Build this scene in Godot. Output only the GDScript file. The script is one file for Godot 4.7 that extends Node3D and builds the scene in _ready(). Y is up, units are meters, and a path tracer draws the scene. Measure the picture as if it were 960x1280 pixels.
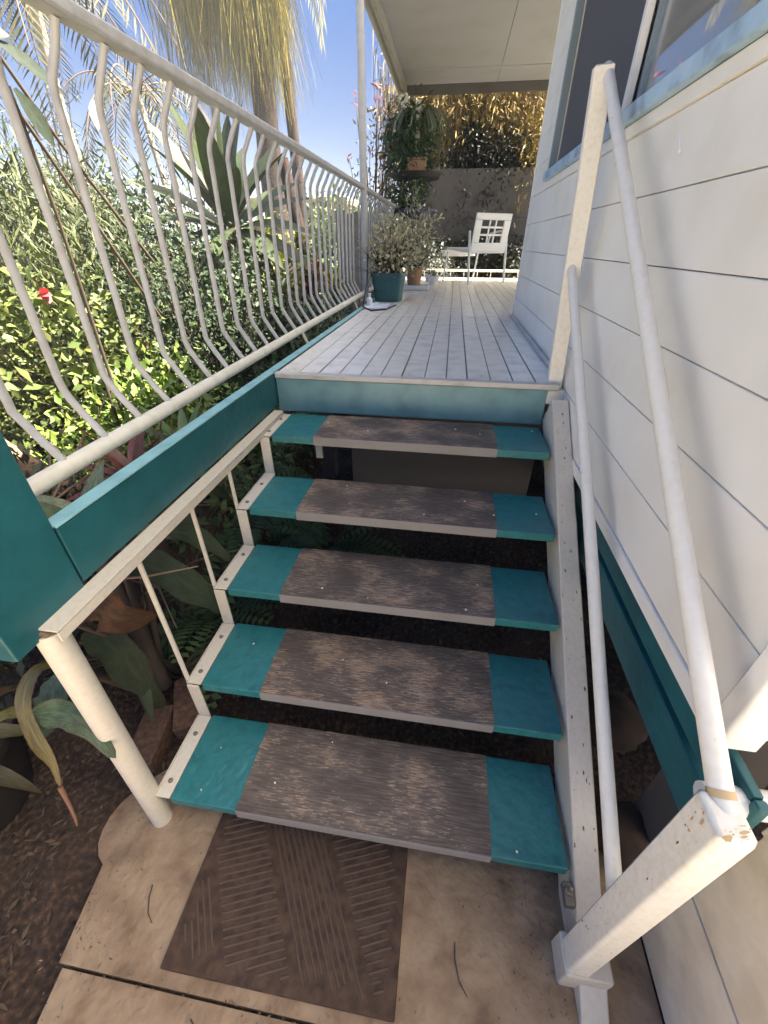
extends Node3D

# ------------------------------------------------------------------ mesh builder
class G:
	var v := PackedVector3Array()
	var n := PackedVector3Array()
	var uv := PackedVector2Array()
	var c := PackedColorArray()
	var ix := PackedInt32Array()
	var col := Color(1, 1, 1)

	func p(a: Vector3, nn: Vector3, t := Vector2.ZERO) -> int:
		v.append(a); n.append(nn); uv.append(t); c.append(col)
		return v.size() - 1

	func t(i: int, j: int, k: int) -> void:
		var g := (v[j] - v[i]).cross(v[k] - v[i])
		if g.dot(n[i] + n[j] + n[k]) > 0.0:
			ix.append(i); ix.append(k); ix.append(j)
		else:
			ix.append(i); ix.append(j); ix.append(k)

	func q(i: int, j: int, k: int, l: int) -> void:
		t(i, j, k); t(i, k, l)

	func quad(a: Vector3, b: Vector3, d: Vector3, e: Vector3, nn: Vector3) -> void:
		var i := p(a, nn, Vector2(0, 0)); p(b, nn, Vector2(1, 0)); p(d, nn, Vector2(1, 1)); p(e, nn, Vector2(0, 1))
		q(i, i + 1, i + 2, i + 3)

	# a box between two corners with rounded edges, under a transform
	func box(lo: Vector3, hi: Vector3, bev := 0.004, xf := Transform3D.IDENTITY) -> void:
		var mid := (lo + hi) * 0.5
		var h := (hi - lo) * 0.5
		var b := minf(bev, minf(h.x, minf(h.y, h.z)) * 0.8)
		var id := {}
		for sx in [-1, 1]:
			for sy in [-1, 1]:
				for sz in [-1, 1]:
					var s := Vector3(sx, sy, sz)
					for a in 3:
						var o := s * (h - Vector3(b, b, b))
						o[a] = s[a] * h[a]
						var nn := Vector3.ZERO
						nn[a] = s[a]
						id[[sx, sy, sz, a]] = p(xf * (mid + o), (xf.basis * nn).normalized(), Vector2(o[(a + 1) % 3], o[(a + 2) % 3]))
		for a in 3:
			var b1 := (a + 1) % 3
			var b2 := (a + 2) % 3
			for s in [-1, 1]:
				var k := []
				for w in [[-1, -1], [1, -1], [1, 1], [-1, 1]]:
					var e := [0, 0, 0]
					e[a] = s; e[b1] = w[0]; e[b2] = w[1]
					k.append(id[[e[0], e[1], e[2], a]])
				q(k[0], k[1], k[2], k[3])
			for s1 in [-1, 1]:
				for s2 in [-1, 1]:
					var e0 := [0, 0, 0]
					e0[b1] = s1; e0[b2] = s2
					e0[a] = -1
					var e1 := e0.duplicate()
					e1[a] = 1
					q(id[[e0[0], e0[1], e0[2], b1]], id[[e1[0], e1[1], e1[2], b1]], id[[e1[0], e1[1], e1[2], b2]], id[[e0[0], e0[1], e0[2], b2]])
		for sx in [-1, 1]:
			for sy in [-1, 1]:
				for sz in [-1, 1]:
					t(id[[sx, sy, sz, 0]], id[[sx, sy, sz, 1]], id[[sx, sy, sz, 2]])

	# a bar of rectangular section from a to b; up tells which way its height lies
	func bar(a: Vector3, b: Vector3, w: float, h: float, bev := 0.004, up := Vector3.UP) -> void:
		var z := (b - a).normalized()
		var x := up.cross(z).normalized()
		var y := z.cross(x)
		box(Vector3(-w / 2, -h / 2, 0), Vector3(w / 2, h / 2, a.distance_to(b)), bev, Transform3D(Basis(x, y, z), a))

	func tube(pts: Array, rad, sides := 8, caps := true) -> void:
		var m := pts.size()
		var prev := Vector3.ZERO
		var x := Vector3.ZERO
		var first := v.size()
		for i in m:
			var d: Vector3
			if i == 0: d = pts[1] - pts[0]
			elif i == m - 1: d = pts[m - 1] - pts[m - 2]
			else: d = (pts[i + 1] - pts[i]).normalized() + (pts[i] - pts[i - 1]).normalized()
			d = d.normalized()
			if i == 0:
				x = d.cross(Vector3.UP if absf(d.y) < 0.9 else Vector3.RIGHT).normalized()
			else:
				x = (x - d * x.dot(d)).normalized()
			var y := d.cross(x)
			var r: float = rad[i] if rad is Array else rad
			for s in sides:
				var a := TAU * s / sides
				var o := x * cos(a) + y * sin(a)
				p(pts[i] + o * r, o, Vector2(float(s) / sides, i))
			prev = d
		for i in m - 1:
			for s in sides:
				var s2 := (s + 1) % sides
				q(first + i * sides + s, first + i * sides + s2, first + (i + 1) * sides + s2, first + (i + 1) * sides + s)
		if caps:
			for e in [0, m - 1]:
				var d2: Vector3 = (pts[0] - pts[1] if e == 0 else pts[m - 1] - pts[m - 2]).normalized()
				var k := p(pts[e], d2)
				for s in sides:
					p(v[first + e * sides + s], d2)
				for s in sides:
					t(k, k + 1 + s, k + 1 + (s + 1) % sides)

	# a turned shape; pw > 2 makes it a rounded square
	func lathe(prof: Array, sides: int, at: Vector3, pw := 2.0, turn := 0.0) -> void:
		var m := prof.size()
		for i in m - 1:
			var a: Vector2 = prof[i]
			var b: Vector2 = prof[i + 1]
			var e := (b - a).normalized()
			var first := v.size()
			for s in sides + 1:
				var an := TAU * s / sides
				var k := 1.0 / pow(pow(absf(cos(an)), pw) + pow(absf(sin(an)), pw), 1.0 / pw)
				var g := Vector2(signf(cos(an)) * pow(absf(cos(an)), pw - 1), signf(sin(an)) * pow(absf(sin(an)), pw - 1)).normalized()
				var o := Vector3(cos(an + turn), 0, sin(an + turn)) * k
				var gg := g.rotated(turn)
				var nn := Vector3(gg.x * e.y, -e.x, gg.y * e.y).normalized()
				p(at + o * a.x + Vector3(0, a.y, 0), nn, Vector2(float(s) / sides, float(i) / m))
				p(at + o * b.x + Vector3(0, b.y, 0), nn, Vector2(float(s) / sides, float(i + 1) / m))
			for s in sides:
				var f := first + s * 2
				q(f, f + 1, f + 3, f + 2)

	func leaf(base: Vector3, dir: Vector3, nn: Vector3, L: float, W: float) -> void:
		var s := dir.cross(nn).normalized() * W * 0.5
		var u := s.cross(dir).normalized()
		var i := p(base, u, Vector2(0.5, 0))
		p(base + dir * L * 0.45 + s + u * W * 0.15, (u - s.normalized() * 0.3).normalized(), Vector2(0, 0.5))
		p(base + dir * L, u, Vector2(0.5, 1))
		p(base + dir * L * 0.45 - s + u * W * 0.15, (u + s.normalized() * 0.3).normalized(), Vector2(1, 0.5))
		t(i, i + 1, i + 2); t(i, i + 2, i + 3)

	# a long blade that bends down as it goes
	func blade(base: Vector3, dir: Vector3, nn: Vector3, L: float, W: float, droop := 0.5, segs := 5, fold := 0.2, shape := 0.45, tipw := 0.0, wave := 0.0) -> void:
		var d := dir.normalized()
		var at := base
		var first := v.size()
		var side := d.cross(nn).normalized()
		for i in segs + 1:
			var f := float(i) / segs
			var w := W * 0.5 * (pow(sin(PI * pow(clampf(f * (1.0 - tipw), 0.0, 1.0), shape * 1.6)), 0.8) if f > 0.0 else 0.12)
			if i == segs and tipw == 0.0: w = 0.0008
			if i == 0: w = maxf(W * 0.12, 0.002)
			var u := side.cross(d).normalized()
			var s := (side + u * sin(f * 9.0 + base.x * 40.0) * wave).normalized()
			p(at + s * w + u * w * fold, (u - s * fold).normalized(), Vector2(0, f))
			p(at, u, Vector2(0.5, f))
			p(at - s * w + u * w * fold, (u + s * fold).normalized(), Vector2(1, f))
			at += d * L / segs
			d = (d + Vector3.DOWN * droop / segs).normalized()
		for i in segs:
			var a := first + i * 3
			q(a, a + 1, a + 4, a + 3); q(a + 1, a + 2, a + 5, a + 4)

	# a leaf along given points, smoothed
	func ribbon(pts: Array, W: float, nn: Vector3, fold := 0.25, full := 0.4, tail := 0.05) -> void:
		var m := pts.size()
		var n0 := 16
		var run := []
		for i in n0 + 1:
			var f := float(i) / n0 * (m - 1)
			var k := mini(int(f), m - 2)
			var a: Vector3 = pts[maxi(k - 1, 0)]
			var b: Vector3 = pts[k]
			var d: Vector3 = pts[k + 1]
			var e: Vector3 = pts[mini(k + 2, m - 1)]
			run.append(b.cubic_interpolate(d, a, e, f - k))
		var first := v.size()
		for i in n0 + 1:
			var t0: Vector3 = (run[mini(i + 1, n0)] - run[maxi(i - 1, 0)]).normalized()
			var f := float(i) / n0
			var w := W * 0.5 * (tail + (1.0 - tail) * pow(sin(PI * pow(f * 0.98 + 0.01, log(0.5) / log(full))), 0.75)) * (1.0 if f < 0.95 else (1.0 - f) * 20.0 + 0.02)
			w *= 1.0 + 0.12 * sin(f * 17.0 + pts[0].x * 30.0)
			var s := t0.cross(nn).normalized()
			s = (s + nn * 0.25 * sin(f * 7.0 + pts[0].y * 20.0)).normalized()
			var u := s.cross(t0).normalized()
			p(run[i] + s * w + u * w * fold, (u - s * fold).normalized(), Vector2(0, f))
			p(run[i], u, Vector2(0.5, f))
			p(run[i] - s * w + u * w * fold, (u + s * fold).normalized(), Vector2(1, f))
		for i in n0:
			var a := first + i * 3
			q(a, a + 1, a + 4, a + 3); q(a + 1, a + 2, a + 5, a + 4)

	func mesh(mat: Material) -> ArrayMesh:
		var m := ArrayMesh.new()
		var a := []
		a.resize(Mesh.ARRAY_MAX)
		a[Mesh.ARRAY_VERTEX] = v; a[Mesh.ARRAY_NORMAL] = n; a[Mesh.ARRAY_TEX_UV] = uv; a[Mesh.ARRAY_COLOR] = c; a[Mesh.ARRAY_INDEX] = ix
		m.add_surface_from_arrays(Mesh.PRIMITIVE_TRIANGLES, a)
		m.surface_set_material(0, mat)
		return m

# ------------------------------------------------------------------ naming
var used := {}
var M := {}
var rng := RandomNumberGenerator.new()

func numbered(called: String) -> String:
	var k: int = used.get(called, 0)
	used[called] = k + 1
	return called if k == 0 else "%s_%03d" % [called, k]

func tag(o: Node, label: String, category: String, group := "") -> void:
	o.set_meta("label", label); o.set_meta("category", category)
	if group: o.set_meta("group", group)

func thing(called: String, label: String, category: String, at := Vector3.ZERO, group := "") -> Node3D:
	var o := Node3D.new()
	o.name = numbered(called)
	add_child(o)
	o.position = at
	tag(o, label, category, group)
	return o

func part(called: String, g: G, mat: Material, parent: Node, label := "", stuff := false) -> MeshInstance3D:
	var o := MeshInstance3D.new()
	o.mesh = g.mesh(mat)
	return hang(called, o, parent, label, stuff)

func hang(called: String, o: MeshInstance3D, parent: Node, label := "", stuff := false) -> MeshInstance3D:
	var k := 0
	var nm := called
	while parent.has_node(NodePath(nm)):
		k += 1
		nm = "%s_%03d" % [called, k]
	o.name = nm
	parent.add_child(o, true)
	if label: o.set_meta("label", label)
	if stuff: o.set_meta("kind", "stuff")
	return o

func struct(called: String, g: G, mat: Material) -> MeshInstance3D:
	var o := MeshInstance3D.new()
	o.name = numbered(called)
	o.mesh = g.mesh(mat)
	add_child(o)
	o.set_meta("kind", "structure")
	return o

# ------------------------------------------------------------------ materials
func noise(sd: int, freq: float, oct := 4, kind := FastNoiseLite.TYPE_SIMPLEX_SMOOTH) -> FastNoiseLite:
	var f := FastNoiseLite.new()
	f.seed = sd; f.frequency = freq; f.noise_type = kind
	f.fractal_type = FastNoiseLite.FRACTAL_FBM; f.fractal_octaves = oct
	return f

func ntex(sd: int, freq: float, oct: int, stops: Array, size := 512, nrm := 0.0) -> ImageTexture:
	var im := noise(sd, freq, oct).get_seamless_image(size, size)
	if nrm > 0.0:
		im.convert(Image.FORMAT_RGBA8)
		im.bump_map_to_normal_map(nrm)
		return ImageTexture.create_from_image(im)
	var gr := Gradient.new()
	gr.offsets = PackedFloat32Array(stops.map(func(s): return s[0]))
	gr.colors = PackedColorArray(stops.map(func(s): return s[1]))
	var lut := []
	for i in 256: lut.append(gr.sample(i / 255.0))
	im.convert(Image.FORMAT_L8)
	var data := im.get_data()
	var outd := PackedByteArray()
	outd.resize(size * size * 3)
	for i in size * size:
		var cc: Color = lut[data[i]]
		outd[i * 3] = cc.r8; outd[i * 3 + 1] = cc.g8; outd[i * 3 + 2] = cc.b8
	return ImageTexture.create_from_image(Image.create_from_data(size, size, false, Image.FORMAT_RGB8, outd))

func mat(colr: Color, rough := 0.6, tex: Texture2D = null, scale := 1.0, nrm: Texture2D = null, nscale := 0.5, world := false) -> StandardMaterial3D:
	var m := StandardMaterial3D.new()
	m.albedo_color = colr
	m.roughness = rough
	if tex or nrm:
		m.uv1_triplanar = true
		m.uv1_world_triplanar = world
		m.uv1_scale = Vector3.ONE * scale
	if tex: m.albedo_texture = tex
	if nrm:
		m.normal_enabled = true
		m.normal_texture = nrm
		m.normal_scale = nscale
	return m

func leafmat(rough := 0.5, back := 0.35, tint := Color(1, 1, 1)) -> StandardMaterial3D:
	var m := StandardMaterial3D.new()
	m.vertex_color_use_as_albedo = true
	m.albedo_color = tint
	m.roughness = rough
	m.cull_mode = BaseMaterial3D.CULL_DISABLED
	m.backlight_enabled = true
	m.backlight = Color(back, back * 1.1, back * 0.5)
	return m

func s8(r: int, g: int, b: int) -> Color:
	return Color8(r, g, b)

func materials() -> void:
	var dirt := ntex(3, 0.012, 5, [[0.0, s8(226, 222, 212)], [0.35, s8(244, 242, 237)], [0.6, s8(255, 255, 253)], [1.0, s8(250, 248, 242)]])
	var chips := ntex(5, 0.03, 4, [[0.0, s8(110, 84, 60)], [0.05, s8(150, 124, 98)], [0.08, s8(244, 240, 230)], [0.4, s8(252, 250, 246)], [0.8, s8(255, 255, 255)], [1.0, s8(246, 241, 230)]])
	var fine := ntex(7, 0.06, 3, [], 256, 3.0)
	var tealv := ntex(9, 0.01, 5, [[0.0, s8(205, 215, 215)], [0.4, s8(238, 242, 242)], [0.75, s8(255, 255, 255)], [1.0, s8(250, 246, 240)]])
	M.wall = mat(s8(246, 242, 234), 0.5, ntex(4, 0.006, 5, [[0.0, s8(240, 238, 232)], [0.4, s8(249, 248, 245)], [1.0, s8(255, 255, 255)]]), 0.7, fine, 0.05)
	M.wall_low = mat(s8(228, 216, 198), 0.6, dirt, 0.9, fine, 0.1)
	M.white = mat(s8(234, 230, 220), 0.45, chips, 2.6, fine, 0.12)
	M.white_worn = mat(s8(212, 203, 188), 0.6, chips, 3.4, fine, 0.2)
	M.rail = mat(s8(186, 186, 188), 0.4, dirt, 2.0, fine, 0.1)  # white metal, its grey holding the shade of the backlit upper bars
	M.rail_low = mat(s8(226, 221, 208), 0.5, dirt, 2.0, fine, 0.1)
	M.teal = mat(s8(32, 94, 100), 0.42, tealv, 1.2, fine, 0.12)
	M.teal_tread = mat(s8(42, 114, 116), 0.38, ntex(11, 0.02, 5, [[0.0, s8(212, 218, 218)], [0.35, s8(244, 246, 246)], [0.7, s8(255, 255, 255)], [1.0, s8(246, 246, 244)]]), 1.6, fine, 0.25)
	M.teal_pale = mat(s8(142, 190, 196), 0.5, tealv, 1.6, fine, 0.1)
	M.fascia = mat(s8(116, 156, 160), 0.45, tealv, 1.0, fine, 0.1)
	M.deck = mat(s8(244, 239, 229), 0.24, ntex(13, 0.012, 5, [[0.0, s8(226, 225, 222)], [0.4, s8(246, 246, 245)], [0.7, s8(255, 255, 255)], [1.0, s8(250, 250, 250)]]), 1.1, ntex(14, 0.03, 4, [], 256, 2.0), 0.06)
	M.gap = mat(s8(120, 116, 112), 0.9)
	M.deck_dark = mat(s8(66, 62, 60), 0.9)
	M.nosing = mat(s8(196, 193, 188), 0.5, dirt, 1.5)
	M.soil = mat(s8(255, 255, 255), 0.95, ntex(15, 0.035, 5, [[0.0, s8(26, 17, 12)], [0.4, s8(48, 34, 24)], [0.62, s8(66, 48, 34)], [0.8, s8(88, 66, 48)], [1.0, s8(116, 90, 68)]], 1024), 1.1, ntex(16, 0.05, 4, [], 512, 6.0), 1.0, true)
	M.concrete = mat(s8(255, 255, 255), 0.85, ntex(17, 0.008, 6, [[0.0, s8(108, 86, 66)], [0.3, s8(132, 108, 84)], [0.5, s8(143, 119, 94)], [0.72, s8(152, 128, 102)], [1.0, s8(140, 120, 98)]], 1024), 0.8, ntex(18, 0.06, 4, [], 512, 4.0), 0.5, true)
	M.rubber = mat(s8(84, 65, 48), 0.8, ntex(19, 0.02, 5, [[0.0, s8(150, 130, 115)], [0.5, s8(215, 200, 190)], [1.0, s8(255, 250, 245)]]), 2.0, fine, 0.4)
	M.brick = mat(s8(120, 90, 72), 0.9, ntex(20, 0.05, 4, [[0.0, s8(150, 140, 130)], [1.0, s8(255, 250, 245)]], 256), 3.0, fine, 0.8)
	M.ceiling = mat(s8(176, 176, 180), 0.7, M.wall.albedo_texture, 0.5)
	M.grey = mat(s8(92, 90, 88), 0.6, dirt, 0.5)
	M.grey_rail = mat(s8(168, 166, 162), 0.5, dirt, 1.0)
	M.screen = mat(s8(100, 98, 100), 0.85, dirt, 0.6)
	M.flyscreen = mat(s8(78, 78, 84), 0.6, ntex(21, 0.2, 2, [[0.0, s8(215, 215, 215)], [1.0, s8(255, 255, 255)]], 256), 6.0)
	M.alu = mat(s8(225, 224, 220), 0.35)
	M.frame = mat(s8(120, 134, 140), 0.4)
	M.sill = mat(s8(186, 214, 232), 0.35, ntex(22, 0.015, 5, [[0.0, s8(150, 160, 170)], [0.45, s8(225, 232, 238)], [1.0, s8(255, 255, 255)]], 256), 1.4)
	M.dark = mat(s8(30, 28, 27), 0.9)
	M.room = mat(s8(70, 68, 70), 0.9)
	M.curtain = mat(s8(176, 190, 214), 0.8)
	M.glass = StandardMaterial3D.new()
	M.glass.albedo_color = Color(0.9, 0.95, 1.0, 0.1)
	M.glass.transparency = BaseMaterial3D.TRANSPARENCY_ALPHA
	M.glass.roughness = 0.02
	M.rust = mat(s8(198, 172, 132), 0.8, chips, 5.0)
	M.steel = mat(s8(130, 122, 112), 0.5)
	M.steel.metallic = 0.6
	M.bark = mat(s8(255, 255, 255), 0.95, ntex(23, 0.03, 5, [[0.0, s8(58, 46, 36)], [0.5, s8(112, 92, 74)], [1.0, s8(170, 148, 122)]], 512), 2.0, ntex(24, 0.04, 4, [], 256, 6.0), 1.0)
	M.bark_dark = mat(s8(120, 112, 104), 0.95, M.bark.albedo_texture, 2.0, M.bark.normal_texture, 1.0)
	M.twig = mat(s8(120, 98, 78), 0.9)
	M.twig_dark = mat(s8(74, 62, 52), 0.9)
	M.pale_bark = mat(s8(168, 158, 146), 0.9, dirt, 1.0)
	M.leaf = leafmat(0.62, 0.4)
	M.leaf_matt = leafmat(0.75, 0.3)
	M.leaf_gloss = leafmat(0.32, 0.3)
	M.dry = leafmat(0.8, 0.3)
	# long leaves: parallel veins, a paler midrib, brown spots and scorched edges
	var ln := noise(71, 0.03, 4)
	var im := Image.create(128, 384, false, Image.FORMAT_RGB8)
	for y in 384:
		for x in 128:
			var c := 0.86 + 0.10 * sin(x * 0.9 + ln.get_noise_2d(x * 2, y * 0.2) * 3.0) + ln.get_noise_2d(x * 1.5, y * 0.5) * 0.25
			c += 0.35 * exp(-pow((x - 64) / 3.0, 2.0))
			var col := Color(c, c, c * 0.96)
			var e := absf(x - 64) / 64.0
			var sp := ln.get_noise_2d(x * 3.0 + 500, y * 1.6) + 0.5 * pow(e, 6.0) + 0.5 * pow(y / 384.0, 8.0)
			col = col.lerp(Color(0.85, 0.55, 0.32), smoothstep(0.36, 0.5, sp) * 0.85)
			im.set_pixel(x, y, col)
	im.generate_mipmaps()
	var lt := ImageTexture.create_from_image(im)
	M.leaf_gloss.albedo_texture = lt
	M.leaf_gloss.roughness = 0.5
	M.leaf_big = leafmat(0.5, 0.25)
	M.leaf_big.albedo_texture = lt
	M.pot_teal = mat(s8(46, 96, 98), 0.45, tealv, 2.0)
	M.pot_dark = mat(s8(42, 36, 33), 0.55, tealv, 2.0)
	M.terracotta = mat(s8(172, 136, 108), 0.9, dirt, 3.0)
	M.navy = mat(s8(44, 52, 84), 0.4)
	M.plastic = mat(s8(232, 234, 236), 0.3)
	M.cloth = mat(s8(220, 224, 232), 0.9)
	M.cable = mat(s8(40, 38, 38), 0.5)
	M.rib = mat(s8(86, 68, 57), 0.85)
	M.chip = mat(s8(112, 94, 78), 0.9)
	M.bounce_pale = mat(s8(206, 196, 178), 0.9, dirt, 0.3)  # pale tone for the added bounce slab behind the camera
	M.beige = mat(s8(206, 194, 172), 0.85, dirt, 0.4)
	M.paling = mat(s8(148, 144, 142), 0.85, dirt, 1.0)
	M.lawn = mat(s8(54, 56, 34), 0.95, dirt, 0.2)
	M.red = mat(s8(206, 40, 46), 0.6)
	M.fleck = mat(s8(228, 224, 214), 0.7)

# grip coating worn through to the bare timber, a drawing of its own for each tread
func grip_mat(sd: int, wear: float, tilt: float) -> StandardMaterial3D:
	var w := 512
	var h := 160
	var a := noise(sd, 0.012, 5)
	var b := noise(sd + 50, 0.06, 4)
	var d := noise(sd + 90, 0.008, 3)
	var im := Image.create(w, h, false, Image.FORMAT_RGB8)
	for y in h:
		for x in w:
			var f := a.get_noise_2d(x * 0.6 + y * tilt, y * 5.0)
			var g := b.get_noise_2d(x * 0.22 + y * tilt * 1.2, y * 5.0)
			var k := d.get_noise_2d(x * 0.8, y * 1.4)
			var bare := smoothstep(0.14, 0.30, f * 0.5 + g * 0.62 + k * 0.75 + wear - 0.04)
			var base := Color(0.32, 0.27, 0.235).lerp(Color(0.45, 0.395, 0.35), clampf(0.5 + g * 0.9 + k * 0.6, 0, 1))
			var wood := Color(0.64, 0.50, 0.37).lerp(Color(0.50, 0.37, 0.27), clampf(0.5 + g * 1.4, 0, 1))
			var fl := smoothstep(0.2, 0.32, b.get_noise_2d(x * 0.4 + y * tilt * 2.5 + 900.0, y * 8.0) * 0.9 + k * 0.6 + wear * 0.5)
			base = base.lerp(wood, bare * 0.55).lerp(Color(0.68, 0.58, 0.48), fl * 0.75)
			base *= 1.0 + 0.22 * b.get_noise_2d(x * 0.35 + 300.0, y * 11.0)
			im.set_pixel(x, y, base)
	im.generate_mipmaps()
	var m := StandardMaterial3D.new()
	m.albedo_texture = ImageTexture.create_from_image(im)
	m.roughness = 0.72
	m.uv1_scale = Vector3(1, 1, 1)
	return m

# ------------------------------------------------------------------ plants
func vary(a: Color, b: Color) -> Color:
	var f := rng.randf()
	var k := rng.randf_range(0.75, 1.25)
	return Color(lerpf(a.r, b.r, f) * k, lerpf(a.g, b.g, f) * k, lerpf(a.b, b.b, f) * k)

func rdir() -> Vector3:
	return Vector3(rng.randfn(), rng.randfn(), rng.randfn()).normalized()

# leaves in clumps through the volume of an ellipsoid, on twigs that start at the foot
func bush(root: Node3D, foot: Vector3, mid: Vector3, rad: Vector3, clumps: int, per: int, L: float, W: float, ca: Color, cb: Color, spread := 0.16, droop := 0.2, m: Material = null, stem := true) -> void:
	var g := G.new()
	var st := G.new()
	for k in clumps:
		var d := rdir()
		var r := pow(rng.randf(), 0.45)
		var cen := mid + Vector3(d.x * rad.x, d.y * rad.y, d.z * rad.z) * r
		if stem and k % 3 == 0:
			var bend := foot.lerp(cen, 0.55) + Vector3(rng.randfn() * 0.05, 0.06, rng.randfn() * 0.05)
			st.tube([foot + Vector3(rng.randfn() * 0.05, 0, rng.randfn() * 0.05), bend, cen], [0.012, 0.008, 0.003], 5, false)
		var tone := vary(ca, cb)
		var out := (d + Vector3.UP * 0.5).normalized()
		for i in per:
			var o := Vector3(rng.randfn(), rng.randfn(), rng.randfn()) * spread
			var dd := (out * 0.5 + rdir() + Vector3.DOWN * droop + o.normalized() * 0.6).normalized()
			var nn := (Vector3.UP + rdir() * 0.7).normalized()
			var kk := rng.randf_range(0.8, 1.2)
			g.col = Color(tone.r * kk, tone.g * kk, tone.b * kk)
			var sz := rng.randf_range(0.65, 1.25)
			g.leaf(cen + o, dd, nn, L * sz, W * sz)
	part("foliage", g, m if m else M.leaf, root, "", true)
	if stem: part("stem", st, M.twig_dark, root)

func big_leaf(root: Node3D, base: Vector3, dir: Vector3, L: float, W: float, droop: float, colr: Color, m: Material = null, nn := Vector3.UP, label := "", shape := 0.45, wave := 0.0) -> MeshInstance3D:
	var g := G.new()
	g.col = colr
	g.blade(base, dir, (nn + dir.normalized() * 0.01).normalized(), L, W, droop, 9, 0.22, shape, 0.0, wave)
	return part("leaf", g, m if m else M.leaf_gloss, root, label)

func rosette(root: Node3D, at: Vector3, count: int, L: float, W: float, low: float, high: float, droop: float, ca: Color, cb: Color, m: Material = null, shape := 0.45) -> void:
	for i in count:
		var a := i * 2.39996 + rng.randfn() * 0.12
		var e := lerpf(high, low, float(i) / count) + rng.randfn() * 0.08
		var d := Vector3(cos(a) * cos(e), sin(e), sin(a) * cos(e))
		var nn := (Vector3.UP - d * d.y + d * 0.02).normalized() if absf(d.y) < 0.97 else Vector3(cos(a), 0, sin(a)) * -1.0
		big_leaf(root, at + Vector3(d.x, 0, d.z) * W * 0.25, d, L * rng.randf_range(0.8, 1.1), W * rng.randf_range(0.85, 1.1), droop, vary(ca, cb), m, nn, "", shape)

func fern(g: G, at: Vector3, count: int, L: float, ca: Color, cb: Color) -> void:
	for i in count:
		var a := rng.randf() * TAU
		var e := rng.randf_range(0.3, 1.1)
		var d := Vector3(cos(a) * cos(e), sin(e), sin(a) * cos(e))
		var pos := at
		var l := L * rng.randf_range(0.7, 1.1)
		g.col = vary(ca, cb)
		var segs := 13
		for k in segs:
			var f := float(k) / segs
			d = (d + Vector3.DOWN * 0.09).normalized()
			pos += d * l / segs
			var side := d.cross(Vector3.UP).normalized()
			var up := side.cross(d)
			for s in [-1.0, 1.0]:
				g.leaf(pos, (side * s + d * 0.5).normalized(), up, l * 0.22 * sin(PI * (0.15 + 0.85 * f)) + 0.01, l * 0.06)

# a frond whose leaflets hang from a curved rib
func frond(g: G, rib: G, at: Vector3, d0: Vector3, L: float, droop: float, leaflet: float, w: float, ca: Color, cb: Color, hang_down := 0.8, segs := 22) -> void:
	var pts := [at]
	var d := d0.normalized()
	var pos := at
	for k in segs:
		d = (d + Vector3.DOWN * droop / segs).normalized()
		pos += d * L / segs
		pts.append(pos)
		var side := d.cross(Vector3.UP).normalized()
		var f := float(k) / segs
		for s in [-1.0, 1.0]:
			g.col = vary(ca, cb)
			var dd: Vector3 = (side * s + d * 0.45 + Vector3.DOWN * hang_down + rdir() * 0.12).normalized()
			g.leaf(pos, dd, side.cross(d).normalized(), leaflet * (0.5 + 0.6 * sin(PI * (0.1 + 0.8 * f))), w)
	var rr := []
	for k in pts.size(): rr.append(lerpf(0.014, 0.004, float(k) / pts.size()))
	rib.tube(pts, rr, 5, false)

# ------------------------------------------------------------------ the scene
const DECK := 1.08
const TY := [0.18, 0.36, 0.54, 0.72, 0.90]
const TZ := [-0.465, -0.735, -1.005, -1.272, -1.582]

func _ready() -> void:
	rng.seed = 20240611
	# camera
	var cam := Camera3D.new()
	cam.name = "camera"
	cam.fov = 102.57
	cam.near = 0.02
	cam.far = 600.0
	var yaw := Basis(Vector3.UP, 0.1428319)
	var pitch := Basis(Vector3.RIGHT, -0.5813106)
	var roll := Basis(Vector3.BACK, 0.003667)
	cam.transform = Transform3D(yaw * pitch * roll, Vector3(0, 1.6, 0))
	add_child(cam)
	# sky, exposure
	var we := WorldEnvironment.new()
	we.name = "environment"
	var env := Environment.new()
	var sky := Sky.new()
	var pm := ProceduralSkyMaterial.new()
	pm.sky_top_color = s8(16, 46, 84)
	pm.sky_horizon_color = s8(70, 84, 94)
	pm.sky_curve = 0.075
	pm.ground_bottom_color = s8(110, 104, 84)
	pm.ground_horizon_color = s8(108, 110, 108)
	pm.sun_angle_max = 65.0
	pm.sun_curve = 0.55
	pm.energy_multiplier = 1.0
	sky.sky_material = pm
	env.sky = sky
	env.background_mode = Environment.BG_SKY
	env.background_energy_multiplier = 1.0
	env.ambient_light_source = Environment.AMBIENT_SOURCE_SKY
	env.tonemap_mode = Environment.TONE_MAPPER_LINEAR
	env.tonemap_exposure = 7.6
	env.sdfgi_enabled = true
	env.ssao_enabled = true
	env.ssil_enabled = true
	env.fog_enabled = true
	env.fog_density = 0.004
	env.fog_light_color = s8(214, 220, 226)
	we.environment = env
	add_child(we)
	var sun := DirectionalLight3D.new()
	sun.name = "sun"
	sun.light_color = Color(1.0, 0.955, 0.88)
	sun.light_energy = 1.6
	sun.light_angular_distance = 0.5
	sun.shadow_enabled = true
	add_child(sun)
	sun.look_at_from_position(Vector3(5.0, 7.3, -1.0), Vector3.ZERO)

	materials()
	ground()
	house()
	roof()
	deck()
	stairs()
	handrail()
	side_rail()
	beam()
	balustrade()
	mat_and_bricks()
	far_fences()
	deck_things()
	garden()

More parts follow.
